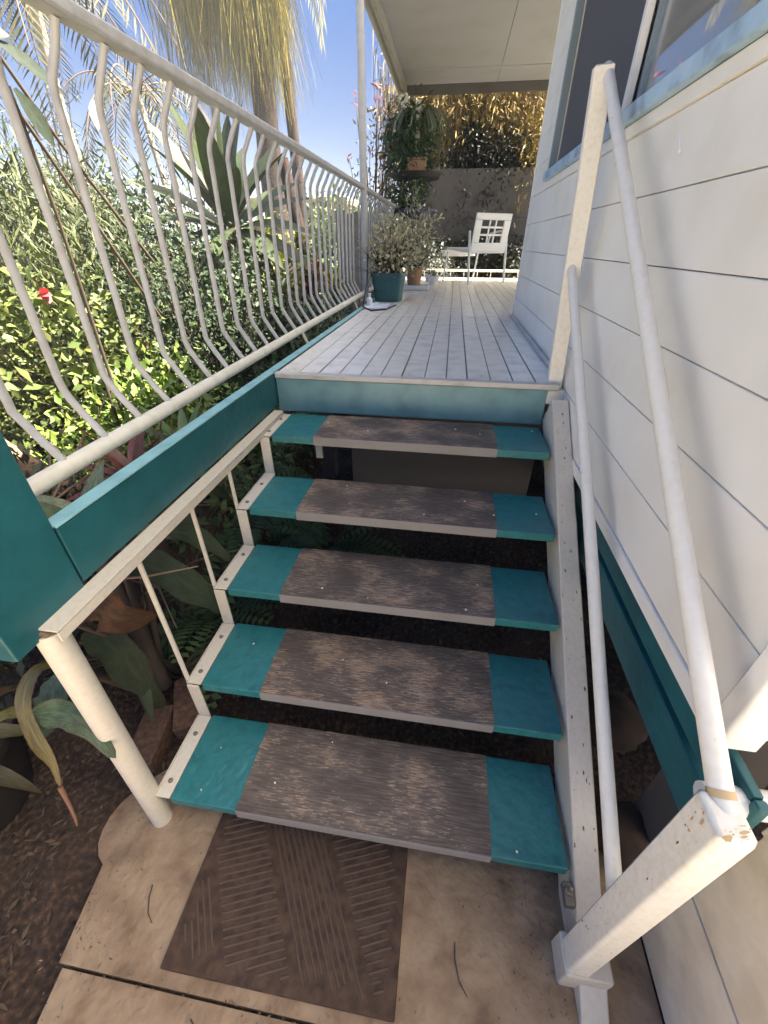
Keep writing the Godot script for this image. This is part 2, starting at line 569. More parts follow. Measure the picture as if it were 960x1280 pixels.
func ground() -> void:
	var g := G.new()
	g.quad(Vector3(-120, -0.14, -120), Vector3(120, -0.14, -120), Vector3(120, -0.14, 120), Vector3(-120, -0.14, 120), Vector3.UP)
	struct("ground", g, M.lawn)
	# the soil of the garden bed and under the stairs
	var s := G.new()
	var hn := noise(31, 1.4, 5)
	var nx := 150
	var nz := 150
	for j in nz + 1:
		for i in nx + 1:
			var x := lerpf(-7.0, 4.0, float(i) / nx)
			var z := lerpf(-9.5, 1.5, float(j) / nz)
			var hgt := func(a: float, b: float) -> float:
				var e := -0.05 + hn.get_noise_2d(a, b) * 0.07
				if a < -0.9: e += minf((-0.9 - a) * 0.16, 0.35)
				if a > -0.9 and b < -0.85: e += minf((-0.85 - b) * 0.16, 0.25)
				if a > -0.93 and b > -0.62 and a < 0.7: e = minf(e, -0.03)
				return e
			var e0: float = hgt.call(x, z)
			var nn := Vector3(e0 - hgt.call(x + 0.03, z), 0.03, e0 - hgt.call(x, z + 0.03)).normalized()
			s.p(Vector3(x, e0, z), nn, Vector2(x, z))
	for j in nz:
		for i in nx:
			var a := j * (nx + 1) + i
			s.q(a, a + 1, a + nx + 2, a + nx + 1)
	struct("garden_soil", s, M.soil)
	# concrete path: two poured slabs with a joint, the left edge of the far one spread out round the post
	var far := G.new()
	slab(far, [Vector2(-0.885, -0.127), Vector2(-0.916, -0.33), Vector2(-0.945, -0.348), Vector2(-0.968, -0.375), Vector2(-0.98, -0.41), Vector2(-0.982, -0.45), Vector2(-0.972, -0.49), Vector2(-0.95, -0.53), Vector2(-0.92, -0.57), Vector2(-0.88, -0.61), Vector2(-0.5, -0.70), Vector2(0.2, -0.72), Vector2(0.66, -0.7), Vector2(0.66, -0.127)], -0.06, 0.0)
	struct("path_slab", far, M.concrete)
	var near := G.new()
	slab(near, [Vector2(-0.872, -0.1205), Vector2(0.66, -0.1205), Vector2(0.66, 0.79), Vector2(-0.76, 0.79)], -0.06, -0.006)
	struct("path_slab", near, M.concrete)
	var dv := G.new()
	slab(dv, [Vector2(-7.0, 0.8), Vector2(8.0, 0.8), Vector2(8.0, 11.0), Vector2(-7.0, 11.0)], -0.08, -0.01)
	struct("added_bounce_slab", dv, M.bounce_pale)  # unseen pale slab added to bounce sunlight onto the shaded wall and steps
	# dead grass, twigs and leaf litter strewn on the soil
	var lit := G.new()
	for i in 1700:
		var x := rng.randf_range(-1.7, -0.9) if i % 3 else rng.randf_range(-0.9, 0.6)
		var z := rng.randf_range(-1.2, 0.15) if i % 3 else rng.randf_range(-2.2, -0.75)
		var e := -0.05 + hn.get_noise_2d(x, z) * 0.07
		if x < -0.9: e += minf((-0.9 - x) * 0.16, 0.35)
		elif z < -0.85: e += minf((-0.85 - z) * 0.16, 0.25)
		if x > -1.0 and x < -0.86 and z > -0.62: continue
		lit.col = vary(Color(0.03, 0.02, 0.013), Color(0.12, 0.08, 0.045))
		var a := rng.randf() * TAU
		lit.leaf(Vector3(x, e + 0.006, z), Vector3(cos(a), rng.randf_range(-0.1, 0.3), sin(a)).normalized(), (Vector3.UP + rdir() * 0.4).normalized(), rng.randf_range(0.015, 0.05), rng.randf_range(0.003, 0.014))
	for i in 420:
		var x := rng.randf_range(-0.93, 0.5)
		var z := rng.randf_range(-0.6, 0.1)
		if rng.randf() < 0.55: x = -0.9 + absf(rng.randfn()) * 0.07 if rng.randf() < 0.5 else 0.44 - absf(rng.randfn()) * 0.06
		elif rng.randf() < 0.5: z = -0.124 + rng.randfn() * 0.01
		lit.col = vary(Color(0.05, 0.035, 0.022), Color(0.22, 0.17, 0.11))
		var a := rng.randf() * TAU
		lit.leaf(Vector3(x, 0.003, z), Vector3(cos(a), 0.05, sin(a)).normalized(), (Vector3.UP + rdir() * 0.2).normalized(), rng.randf_range(0.003, 0.014), rng.randf_range(0.002, 0.004))
	var o := struct("leaf_litter", lit, M.dry)
	o.set_meta("kind", "stuff")

func slab(g: G, outline: Array, y0: float, y1: float) -> void:
	var m := outline.size()
	var poly := PackedVector2Array(outline)
	var tri := Geometry2D.triangulate_polygon(poly)
	var k := g.v.size()
	for a in outline: g.p(Vector3(a.x, y1, a.y), Vector3.UP, a)
	for i in range(0, tri.size(), 3): g.t(k + tri[i], k + tri[i + 1], k + tri[i + 2])
	for i in m:
		var a: Vector2 = outline[i]
		var b: Vector2 = outline[(i + 1) % m]
		var nn := Vector3((b - a).y, 0, -(b - a).x).normalized()
		if Geometry2D.is_point_in_polygon((a + b) / 2 + Vector2(nn.x, nn.z) * 0.01, poly): nn = -nn
		g.quad(Vector3(a.x, y0, a.y), Vector3(b.x, y0, b.y), Vector3(b.x, y1, b.y), Vector3(a.x, y1, a.y), nn)

const WX := 0.53

func house() -> void:
	var h := thing("house", "white weatherboard house wall with a sliding window along the deck", "house", Vector3(WX, 0, 0))
	var z0 := -3.97
	var z1 := -0.50
	var w0 := -3.34    # window opening
	var w1 := -0.62
	var wy := 1.94
	# the boards, each 165 mm with a narrow groove below it
	var y := 0.89
	while y < 3.4:
		var spans := [[z0 + 0.03, z1]]
		if y > wy + 0.02 and y < 3.05: spans = [[z0 + 0.03, w0 - 0.01], [w1 + 0.01, z1]]
		elif y < wy and y + 0.165 > wy + 0.01: spans = [[z0 + 0.03, w0 - 0.031], [w0 - 0.028, w1 + 0.028], [w1 + 0.031, z1]]
		for s in spans:
			var top := y + 0.1631
			if s[0] == w0 - 0.028: top = wy - 0.061
			var g := G.new()
			g.box(Vector3(0, y, s[0]), Vector3(0.022, top, s[1]), 0.0022)
			part("weatherboard", g, M.wall, h)
		y += 0.165
	var g := G.new()
	g.box(Vector3(0.0225, 0.86, z0 + 0.02), Vector3(0.10, wy, z1 - 0.002), 0.001)
	g.box(Vector3(0.0225, wy, z0 + 0.02), Vector3(0.10, 3.45, w0), 0.001)
	g.box(Vector3(0.0225, wy, w1), Vector3(0.10, 3.45, z1 - 0.002), 0.001)
	g.box(Vector3(0.0225, 3.05, w0 + 0.001), Vector3(0.10, 3.45, w1 - 0.001), 0.001)
	part("wall_core", g, M.gap, h)
	g = G.new()
	g.box(Vector3(-0.006, 0.845, z0 + 0.02), Vector3(0.03, 0.887, z1), 0.004)
	part("bottom_trim", g, M.wall, h)
	g = G.new()
	g.box(Vector3(-0.004, 0.86, z0), Vector3(0.03, 3.45, z0 + 0.028), 0.005)
	part("corner_board", g, M.wall, h)
	g = G.new()
	g.box(Vector3(-0.012, 0.862, z1 + 0.002), Vector3(0.06, 3.45, z1 + 0.05), 0.01)
	part("corner_board", g, M.wall, h)
	# returns at both ends, back and top close the house
	g = G.new()
	g.box(Vector3(0.06, 0.86, z1 - 0.05), Vector3(4.0, 3.45, z1 + 0.02), 0.003)
	g.box(Vector3(0.03, 0.86, z0 + 0.004), Vector3(4.0, 3.45, z0 + 0.08), 0.003)
	g.box(Vector3(4.002, 0.86, z0), Vector3(4.1, 3.45, z1 + 0.05), 0.003)
	part("return_wall", g, M.wall, h)
	g = G.new()
	g.box(Vector3(0.101, 0.87, z0 + 0.09), Vector3(4.0, 0.93, z1 - 0.06), 0.001)
	part("floor", g, M.dark, h)
	# a hipped roof with its eave over the wall
	g = G.new()
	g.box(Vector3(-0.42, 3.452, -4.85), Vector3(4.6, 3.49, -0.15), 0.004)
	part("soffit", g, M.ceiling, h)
	g = G.new()
	var a := Vector3(-0.45, 3.50, -4.86)
	var b := Vector3(4.6, 3.50, -4.86)
	var c2 := Vector3(4.6, 3.50, -0.12)
	var d := Vector3(-0.45, 3.50, -0.12)
	var r1 := Vector3(2.07, 4.35, -2.9)
	var r2 := Vector3(2.07, 4.35, -2.0)
	for f in [[a, d, r2, r1], [b, c2, r2, r1], [a, b, r1, r1], [c2, d, r2, r2]]:
		var nn: Vector3 = (f[1] - f[0]).cross(f[2] - f[0]).normalized()
		if nn.y < 0: nn = -nn
		g.quad(f[0], f[1], f[2], f[3], nn)
	part("house_roof", g, M.grey, h)
	# window
	var w := MeshInstance3D.new()
	g = G.new()
	g.box(Vector3(-0.012, wy + 0.03, w0), Vector3(0.09, 3.05, w0 + 0.035), 0.004)
	g.box(Vector3(-0.012, wy + 0.03, w1 - 0.035), Vector3(0.09, 3.05, w1), 0.004)
	g.box(Vector3(-0.012, 3.015, w0 + 0.036), Vector3(0.09, 3.05, w1 - 0.036), 0.004)
	var win := part("window", g, M.frame, h)
	g = G.new()
	g.box(Vector3(-0.03, wy - 0.022, w0 - 0.02), Vector3(0.0, wy + 0.024, w1 + 0.02), 0.006, Transform3D(Basis(Vector3.BACK, 0.0), Vector3.ZERO))
	g.box(Vector3(0.001, wy + 0.004, w0 + 0.002), Vector3(0.09, wy + 0.028, w1 - 0.002), 0.003)
	part("sill", g, M.sill, win)
	g = G.new()
	g.box(Vector3(-0.008, wy - 0.0598, w0 - 0.026), Vector3(0.0223, wy - 0.0225, w1 + 0.026), 0.003)
	part("apron", g, M.wall, win)
	# sash frames: beige inner strip by the left jamb, white meeting stile
	g = G.new()
	g.box(Vector3(0.02, wy + 0.03, w0 + 0.06), Vector3(0.04, 3.014, w0 + 0.085), 0.003)
	part("inner_jamb", g, mat(s8(186, 176, 158), 0.6), win)
	g = G.new()
	g.box(Vector3(0.004, wy + 0.03, -2.075), Vector3(0.03, 3.014, -2.045), 0.004)
	part("meeting_stile", g, M.alu, win)
	g = G.new()
	g.box(Vector3(0.032, wy + 0.03, -2.03), Vector3(0.05, 3.014, -1.99), 0.004)
	g.box(Vector3(0.034, wy + 0.03, -1.989), Vector3(0.05, wy + 0.06, w1 - 0.04), 0.003)
	part("sash", g, M.frame, win)
	g = G.new()
	g.box(Vector3(0.024, wy + 0.031, w0 + 0.086), Vector3(0.027, 3.013, -2.076), 0.001)
	part("flyscreen", g, M.flyscreen, win)
	g = G.new()
	g.box(Vector3(0.040, wy + 0.061, -1.988), Vector3(0.044, 3.013, w1 - 0.041), 0.001)
	part("pane", g, M.glass, win)
	w.free()
	# gathered curtain behind the glass
	g = G.new()
	var prev := Vector3.ZERO
	var pts := []
	for i in 61:
		var f := i / 60.0
		pts.append(Vector3(0.22 + sin(f * 44.0) * 0.022, 0, lerpf(-1.62, w1 + 0.1, f)))
	var k0 := g.v.size()
	for i in 61:
		var q0: Vector3 = pts[i]
		var nn := Vector3(-1, 0, cos(i / 60.0 * 44.0) * 0.5).normalized()
		g.p(q0 + Vector3(0, wy + 0.1, 0), nn)
		g.p(Vector3(q0.x, 3.0, lerpf(q0.z, -1.0, 0.45)), nn)
	for i in 60: g.q(k0 + i * 2, k0 + i * 2 + 1, k0 + i * 2 + 3, k0 + i * 2 + 2)
	part("curtain", g, M.curtain, win)
	g = G.new()
	g.box(Vector3(1.6, 0.95, z0 + 0.1), Vector3(1.65, 3.44, z1 - 0.06), 0.002)
	part("room_wall", g, M.room, h)
	g = G.new()
	g.tube([Vector3(-0.0005, 1.826, -1.468), Vector3(-0.001, 1.815, -1.455), Vector3(-0.0005, 1.80, -1.438), Vector3(-0.001, 1.789, -1.427)], [0.0012, 0.0024, 0.0018, 0.0042], 6)
	part("paint_drip", g, M.plastic, h)
	# teal base boards below the wall with a gap between them
	for s in [[0.738, 0.838], [0.602, 0.716]]:
		g = G.new()
		g.box(Vector3(0.03, s[0], -3.95), Vector3(0.05, s[1], -0.392), 0.004)
		part("base_board", g, M.teal, h)
	g = G.new()
	g.box(Vector3(0.0285, 0.602, -0.391), Vector3(0.05, 0.838, -0.372), 0.004)
	part("base_batten", g, M.teal, h)
	# stumps carry it
	for z in [-0.62, -1.9, -3.2]:
		g = G.new()
		g.box(Vector3(0.16, -0.1, z - 0.06), Vector3(0.28, 0.86, z + 0.06), 0.008)
		part("stump", g, M.deck_dark, h)
	g = G.new()
	g.tube([Vector3(-0.03, 0.80, -0.40), Vector3(1.2, 0.80, -0.40)], 0.024, 12)
	part("drain_pipe", g, M.alu, h)
	# the low boarded wall on the path, nearer than the corner
	var lw := thing("low_wall", "low cream painted wall of wide horizontal boards at the foot of the steps, lower right", "wall", Vector3(0.662, 0, 0))
	for k in 2:
		g = G.new()
		g.box(Vector3(0, 0.004 + k * 0.338, -0.412), Vector3(0.025, 0.335 + k * 0.338, 1.4), 0.005)
		part("board", g, M.wall_low, lw)
	g = G.new()
	g.box(Vector3(0.0255, 0.0, -0.405), Vector3(0.09, 0.67, 1.4), 0.002)
	part("wall_core", g, M.wall_low, lw)
	g = G.new()
	g.box(Vector3(-0.006, 0.676, -0.415), Vector3(0.1, 0.70, 1.4), 0.004)
	part("cap", g, M.wall_low, lw)
	# pale stones in the dark under the house
	var spots := [[Vector3(0.66, 0.10, -0.60), 0.10, "rounded pale stone just under the near end of the teal base boards"], [Vector3(0.72, 0.1, -0.98), 0.12, "larger grey brown stone deeper in the dark under the house"]]
	for s in spots:
		var st := G.new()
		var f := noise(77, 6.0, 3)
		blob(st, Vector3.ZERO, Vector3(s[1], s[1] * 0.75, s[1] * 0.9), f, 0.25)
		var o := part("stone", st, mat(s8(110, 98, 84), 0.9, M.concrete.albedo_texture, 2.0), self)
		o.name = numbered("loose_stone")
		o.position = s[0]
		tag(o, s[2], "stone", "stones under the house")

func blob(g: G, at: Vector3, r: Vector3, f: FastNoiseLite, amp: float) -> void:
	var k := g.v.size()
	var nu := 20
	var nv := 12
	for j in nv + 1:
		for i in nu:
			var a := TAU * i / nu
			var e := PI * (float(j) / nv - 0.5)
			var d := Vector3(cos(a) * cos(e), sin(e), sin(a) * cos(e))
			var s := 1.0 + f.get_noise_3d(d.x * 0.3, d.y * 0.3, d.z * 0.3) * amp
			g.p(at + Vector3(d.x * r.x, d.y * r.y, d.z * r.z) * s, d)
	for j in nv:
		for i in nu:
			g.q(k + j * nu + i, k + j * nu + (i + 1) % nu, k + (j + 1) * nu + (i + 1) % nu, k + (j + 1) * nu + i)

func roof() -> void:
	var r := thing("verandah_roof", "flat pale verandah roof with a grey edge beam over the far end of the deck", "roof", Vector3(0, 3.45, -6.5))
	for i in 4:
		var g := G.new()
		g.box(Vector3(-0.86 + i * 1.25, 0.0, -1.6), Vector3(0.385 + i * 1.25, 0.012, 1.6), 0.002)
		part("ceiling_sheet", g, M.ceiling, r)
	var g := G.new()
	g.box(Vector3(-0.86, -0.012, -1.02), Vector3(4.1, 0.0, -0.97), 0.003)
	part("cover_strip", g, M.ceiling, r)
	g = G.new()
	g.box(Vector3(-0.86, -0.10, -1.66), Vector3(4.1, 0.03, -1.605), 0.004)
	part("end_beam", g, M.grey, r)
	g = G.new()
	g.box(Vector3(-0.905, -0.10, -1.66), Vector3(-0.862, 0.03, 1.66), 0.004)
	part("side_beam", g, M.grey_rail, r)
	g = G.new()
	g.tube([Vector3(-0.96, -0.02, -1.7), Vector3(-0.96, -0.02, 1.68)], 0.05, 14)
	part("gutter", g, M.grey_rail, r)
	g = G.new()
	g.box(Vector3(-1.0, 0.035, -1.75), Vector3(4.2, 0.06, 1.7), 0.004)
	part("roof_sheet", g, M.grey, r)
	# posts
	var p := thing("verandah_post", "thin tall pale grey metal pole at the deck edge in the middle of the balustrade", "post", Vector3(-0.895, DECK, -4.8), "verandah posts")
	g = G.new()
	g.tube([Vector3(0, 0, 0), Vector3(0, 2.40, 0)], 0.033, 16)
	part("pole", g, M.rail, p)
	g = G.new()
	g.box(Vector3(-0.05, 0.0, -0.05), Vector3(0.05, 0.012, 0.05), 0.003)
	part("base_plate", g, M.rail, p)
	var p2 := thing("verandah_post", "square white post under the far left corner of the verandah roof", "post", Vector3(-0.88, DECK, -8.02), "verandah posts")
	g = G.new()
	g.box(Vector3(-0.045, 0, -0.045), Vector3(0.045, 2.27, 0.045), 0.005)
	part("pole", g, M.white, p2)

func deck() -> void:
	var d := thing("deck", "raised deck of pale grey painted boards leading along the house", "deck", Vector3(0, DECK, 0))
	# boards run away from the stairs; a cross board at z = -3.86 marks a joint
	var x := -0.795
	var ws := [0.105, 0.098, 0.10, 0.102, 0.096, 0.10, 0.104, 0.10, 0.097, 0.103, 0.10, 0.10, 0.108]
	for i in 13:
		var w: float = ws[i]
		var gap := 0.003 + 0.0016 * float((i * 7) % 3)
		for s in [[-1.93, -3.85], [-3.856, -8.1]]:
			if s[0] > -3.0 or i < 13:
				var g := G.new()
				var dy := rng.randf_range(-0.0015, 0.0015)
				g.box(Vector3(x, -0.006 + dy, s[1]), Vector3(x + w - gap * (1.0 if s[0] > -3.0 else 0.45), dy, s[0]), 0.003)
				part("deck_board", g, M.deck, d)
		x += w
	# beyond the corner of the house the deck widens to the right
	for i in 26:
		var g := G.new()
		g.box(Vector3(x + i * 0.1, -0.022, -8.1), Vector3(x + i * 0.1 + 0.0965, rng.randf_range(-0.001, 0.001), -4.0), 0.003)
		part("deck_board", g, M.deck, d)
	var g := G.new()
	g.box(Vector3(-0.802, -0.024, -1.928), Vector3(0.505, 0.003, -1.888), 0.006)
	part("nosing", g, M.nosing, d)
	g = G.new()
	g.box(Vector3(-0.80, -0.185, -1.92), Vector3(0.46, -0.0245, -1.898), 0.003)
	part("fascia", g, M.fascia, d)
	for z in [-2.4, -3.4, -4.4, -5.4, -6.4, -7.4]:
		g = G.new()
		g.box(Vector3(-0.79, -0.16, z), Vector3(3.1, -0.023, z + 0.05), 0.003)
		part("joist", g, M.deck_dark, d)
	for xx in [-0.74, 0.45]:
		for z in [-2.5, -4.5, -6.5, -7.9]:
			g = G.new()
			g.box(Vector3(xx - 0.045, -1.2, z - 0.045), Vector3(xx + 0.045, -0.161, z + 0.045), 0.004)
			part("stump", g, M.deck_dark, d)
	g = G.new()
	g.box(Vector3(-0.79, -0.0228, -8.09), Vector3(0.50, -0.0065, -1.94), 0.001)
	part("gap_fill", g, M.gap, d)  # grey sheet added under the boards so the shaded gaps look less black
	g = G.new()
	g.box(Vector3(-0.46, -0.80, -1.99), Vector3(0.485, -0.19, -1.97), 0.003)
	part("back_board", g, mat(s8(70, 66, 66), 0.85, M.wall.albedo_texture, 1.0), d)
	g = G.new()
	for xx in 26:
		for z in [-1.965, -2.425, -3.425, -3.82, -3.89, -4.425, -5.425]:
			if rng.randf() < 0.25: continue
			g.lathe([Vector2(0.0032, 0.001), Vector2(0, 0.0024)], 6, Vector3(-0.772 + xx * 0.0502 + rng.randf_range(-0.006, 0.006), 0, z + rng.randf_range(-0.008, 0.008)))
	part("nail", g, M.chip, d, "", true)
	g = G.new()
	g.box(Vector3(0.50, 0.0, -3.9), Vector3(0.523, 0.02, -1.96), 0.005)
	part("skirting", g, M.nosing, d)

func stairs() -> void:
	var st := thing("staircase", "open timber staircase of five teal treads with worn grey brown grip strips", "stairs", Vector3(-0.14, 0, -1.0))
	var o := -st.position
	var wear := [-0.30, 0.06, -0.06, -0.10, -0.02]
	var tilt := [0.0, 1.2, 0.5, 0.1, 0.2]
	for k in 5:
		var g := G.new()
		var y: float = TY[k]
		var z: float = TZ[k]
		var xf := Transform3D(Basis(Vector3.BACK, -0.004 + 0.002 * (k % 3)), o + Vector3(-0.14, y, z))
		g.box(Vector3(-0.585, -0.036, -0.272), Vector3(0.585, 0.0, 0.0), 0.005, xf)
		var tr := part("tread", g, M.teal_tread, st)
		# grip strip over the top and down the front, its ends ragged
		var s := G.new()
		var hn := noise(200 + k, 9.0, 3)
		var n0 := 28
		var xl := -0.372 - 0.006 * k
		var xr := 0.378
		var k0 := 0
		for j in n0 + 1:
			var f := float(j) / n0
			var zz := lerpf(-0.270, 0.0, f)
			var a := xl + hn.get_noise_2d(f, 1.0) * 0.006
			var b := xr + hn.get_noise_2d(f, 9.0) * 0.004
			s.p(xf * Vector3(a, 0.0025, zz), Vector3.UP, Vector2(0, f * 0.9))
			s.p(xf * Vector3(b, 0.0025, zz), Vector3.UP, Vector2(1, f * 0.9))
		for j in n0: s.q(k0 + j * 2, k0 + j * 2 + 1, k0 + j * 2 + 3, k0 + j * 2 + 2)
		part("grip_strip", s, grip_mat(300 + k * 7, wear[k], tilt[k]), tr)
		s = G.new()
		s.box(Vector3(xl, -0.0355, 0.0), Vector3(xr, 0.003, 0.0035), 0.0016, xf)
		part("grip_edge", s, mat(s8(136, 131, 129), 0.6, M.ceiling.albedo_texture, 2.0), tr)
		# bird droppings and paint flecks
		s = G.new()
		for i in [5, 3, 4, 5, 6][k]:
			var px := rng.randf_range(-0.55, 0.56)
			var pz := rng.randf_range(-0.24, -0.02)
			var rr := rng.randf_range(0.002, 0.005)
			s.lathe([Vector2(rr, 0.0), Vector2(rr * 0.8, 0.0018), Vector2(0.0, 0.0022)], 8, xf * Vector3(px, 0.0026, pz))
		part("paint_fleck", s, M.fleck, tr, "", true)
	# left side: sawtooth of steel angle
	for k in 5:
		var y: float = TY[k] - 0.004
		var z: float = TZ[k]
		var zb: float = TZ[k + 1] if k < 4 else -1.86
		var g := G.new()
		g.box(o + Vector3(-0.776, y - 0.007, zb + 0.004), o + Vector3(-0.728, y, z - 0.004), 0.002)
		g.box(o + Vector3(-0.780, y - 0.036, zb + 0.004), o + Vector3(-0.7765, y + 0.001, z - 0.004), 0.001)
		part("angle_run", g, M.white_worn, st)
		if k < 4:
			g = G.new()
			g.box(o + Vector3(-0.778, y - 0.03, zb - 0.004), o + Vector3(-0.735, TY[k + 1] - 0.012, zb + 0.003), 0.002)
			part("angle_riser", g, M.white_worn, st)
		for b in [0.05, 0.20]:
			g = G.new()
			g.lathe([Vector2(0.008, 0), Vector2(0.007, 0.004), Vector2(0, 0.006)], 8, o + Vector3(-0.752, y, z - b))
			part("bolt", g, M.steel, st)
	var g := G.new()
	g.box(o + Vector3(-0.60, 0.70, -1.80), o + Vector3(-0.565, 0.862, -1.79), 0.003)
	part("bracket", g, M.white_worn, st)
	# right side: sloping stringer
	g = G.new()
	var a := Vector3(0.492, -0.02, -0.17)
	var b := Vector3(0.492, 1.05, -1.80)
	var dir := (b - a).normalized()
	var up := Vector3.RIGHT.cross(dir).normalized()
	if up.y < 0: up = -up
	var aa := a - up * 0.075 + o
	var bb := b - up * 0.075 + o
	g.bar(aa, bb, 0.07, 0.15, 0.006, up)
	var sg := part("stringer", g, M.white_worn, st)
	chips(sg, a + o + dir * 0.12, b + o, up, Vector3(0.03, 0, 0), 75, 0.0065)
	g = G.new()
	g.box(o + Vector3(0.43, 0.12, -0.452), o + Vector3(0.456, 0.145, -0.40), 0.003)
	g.lathe([Vector2(0.012, 0), Vector2(0.012, 0.01), Vector2(0.006, 0.011), Vector2(0.006, 0.03), Vector2(0, 0.031)], 6, o + Vector3(0.442, 0.145, -0.43))
	part("bolt", g, M.steel, st)

# places where the paint has come off
func chips(parent: Node3D, a: Vector3, b: Vector3, out: Vector3, across: Vector3, count: int, big: float, m0: Material = null) -> void:
	var g := G.new()
	var along := (b - a).normalized()
	for i in count:
		var at := a.lerp(b, rng.randf()) + across * rng.randf_range(-1.0, 1.0)
		var l := big * pow(rng.randf(), 2.0) + 0.0012
		var w := l * rng.randf_range(0.2, 0.55)
		var k := g.v.size()
		var m := 9
		g.p(at + out * 0.0011, out)
		for j in m:
			var an := TAU * j / m
			var r := rng.randf_range(0.7, 1.15)
			g.p(at + (along * cos(an) * l + across.normalized() * sin(an) * w) * r + out * 0.0006, out)
		for j in m: g.t(k, k + 1 + j, k + 1 + (j + 1) % m)
	part("bare_patch", g, m0 if m0 else M.chip, parent, "", true)

func handrail() -> void:
	var h := thing("stair_handrail", "peeling white metal handrail with a mid rail on the house side of the stairs", "handrail", Vector3(0.46, 0, -0.32))
	var o := -h.position
	var g := G.new()
	g.box(o + Vector3(0.420, 0.02, -0.352), o + Vector3(0.476, 0.925, -0.284), 0.009)
	var post := part("lower_post", g, M.white, h)
	chips(post, o + Vector3(0.4198, 0.08, -0.318), o + Vector3(0.4198, 0.9, -0.318), Vector3.LEFT, Vector3(0, 0, 0.024), 16, 0.0055)
	chips(post, o + Vector3(0.448, 0.08, -0.2838), o + Vector3(0.448, 0.9, -0.2838), Vector3.BACK, Vector3(0.012, 0, 0), 6, 0.005)
	chips(post, o + Vector3(0.4198, 0.86, -0.318), o + Vector3(0.4198, 0.92, -0.318), Vector3.LEFT, Vector3(0, 0, 0.02), 12, 0.007, M.rust)
	chips(post, o + Vector3(0.43, 0.9248, -0.29), o + Vector3(0.47, 0.9248, -0.30), Vector3.UP, Vector3(0, 0, 0.012), 14, 0.007, M.rust)
	g = G.new()
	g.box(o + Vector3(0.414, 0.0, -0.362), o + Vector3(0.53, 0.10, -0.278), 0.006)
	part("foot_bracket", g, M.white_worn, post)
	g = G.new()
	g.bar(o + Vector3(0.492, 1.03, -1.945), o + Vector3(0.422, 2.075, -1.955), 0.064, 0.034, 0.006, Vector3.BACK)
	var tp := part("upper_post", g, M.white, h)
	g = G.new()
	g.box(o + Vector3(0.452, 0.99, -1.985), o + Vector3(0.535, 1.055, -1.90), 0.008)
	part("foot_bracket", g, M.white, tp)
	g = G.new()
	g.tube([o + Vector3(0.452, 0.905, -0.318), o + Vector3(0.440, 2.075, -1.985)], 0.0172, 20)
	var hr := part("top_rail", g, M.white, h)
	g = G.new()
	g.tube([o + Vector3(0.4519, 0.922, -0.342), o + Vector3(0.4518, 0.928, -0.351)], [0.0192, 0.0178], 18, false)
	part("rusty_weld", g, M.rust, hr)
	g = G.new()
	g.tube([o + Vector3(0.448, 0.43, -0.33), o + Vector3(0.455, 1.52, -1.945)], 0.0165, 18)
	part("mid_rail", g, M.white, h)

func side_rail() -> void:
	var s := thing("stair_side_rail", "low white steel rail on a round post with thin uprights left of stairs", "railing", Vector3(-0.80, 0, -0.49))
	var o := -s.position
	var g := G.new()
	g.tube([o + Vector3(-0.808, -0.02, -0.472), o + Vector3(-0.808, 0.895, -0.495)], 0.031, 20)
	part("post", g, M.white_worn, s)
	g = G.new()
	g.box(o + Vector3(-0.806, 0.912, -1.84), o + Vector3(-0.758, 0.918, -0.475), 0.002)
	g.box(o + Vector3(-0.764, 0.885, -1.84), o + Vector3(-0.7585, 0.9115, -0.475), 0.002)
	part("flat_rail", g, M.white_worn, s)
	g = G.new()
	g.box(o + Vector3(-0.83, 0.894, -0.52), o + Vector3(-0.785, 0.911, -0.47), 0.006)
	part("rusty_joint", g, M.chip, s)
	for k in [1, 2, 3]:
		g = G.new()
		var z: float = TZ[k] - 0.018
		g.tube([o + Vector3(-0.782, TY[k] - 0.02, z), o + Vector3(-0.782, 0.913, z)], 0.0075, 10)
		part("upright", g, M.white_worn, s)

func beam() -> void:
	var b := thing("teal_side_beam", "teal painted timber beam with a tall end post on the left of the stairs", "beam", Vector3(-0.82, 0.92, -0.41))
	var o := -b.position
	var g := G.new()
	g.box(o + Vector3(-0.842, 0.925, -8.1), o + Vector3(-0.803, 1.078, -0.612), 0.004)
	part("beam", g, M.teal, b)
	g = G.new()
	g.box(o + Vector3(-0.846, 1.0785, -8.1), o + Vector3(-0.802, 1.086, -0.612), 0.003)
	part("top_strip", g, M.teal_pale, b)  # strip along the beam top, paler teal than the sides
	g = G.new()
	g.box(o + Vector3(-0.93, 0.885, -0.610), o + Vector3(-0.803, 2.25, -0.412), 0.006)
	part("end_post", g, M.teal, b)

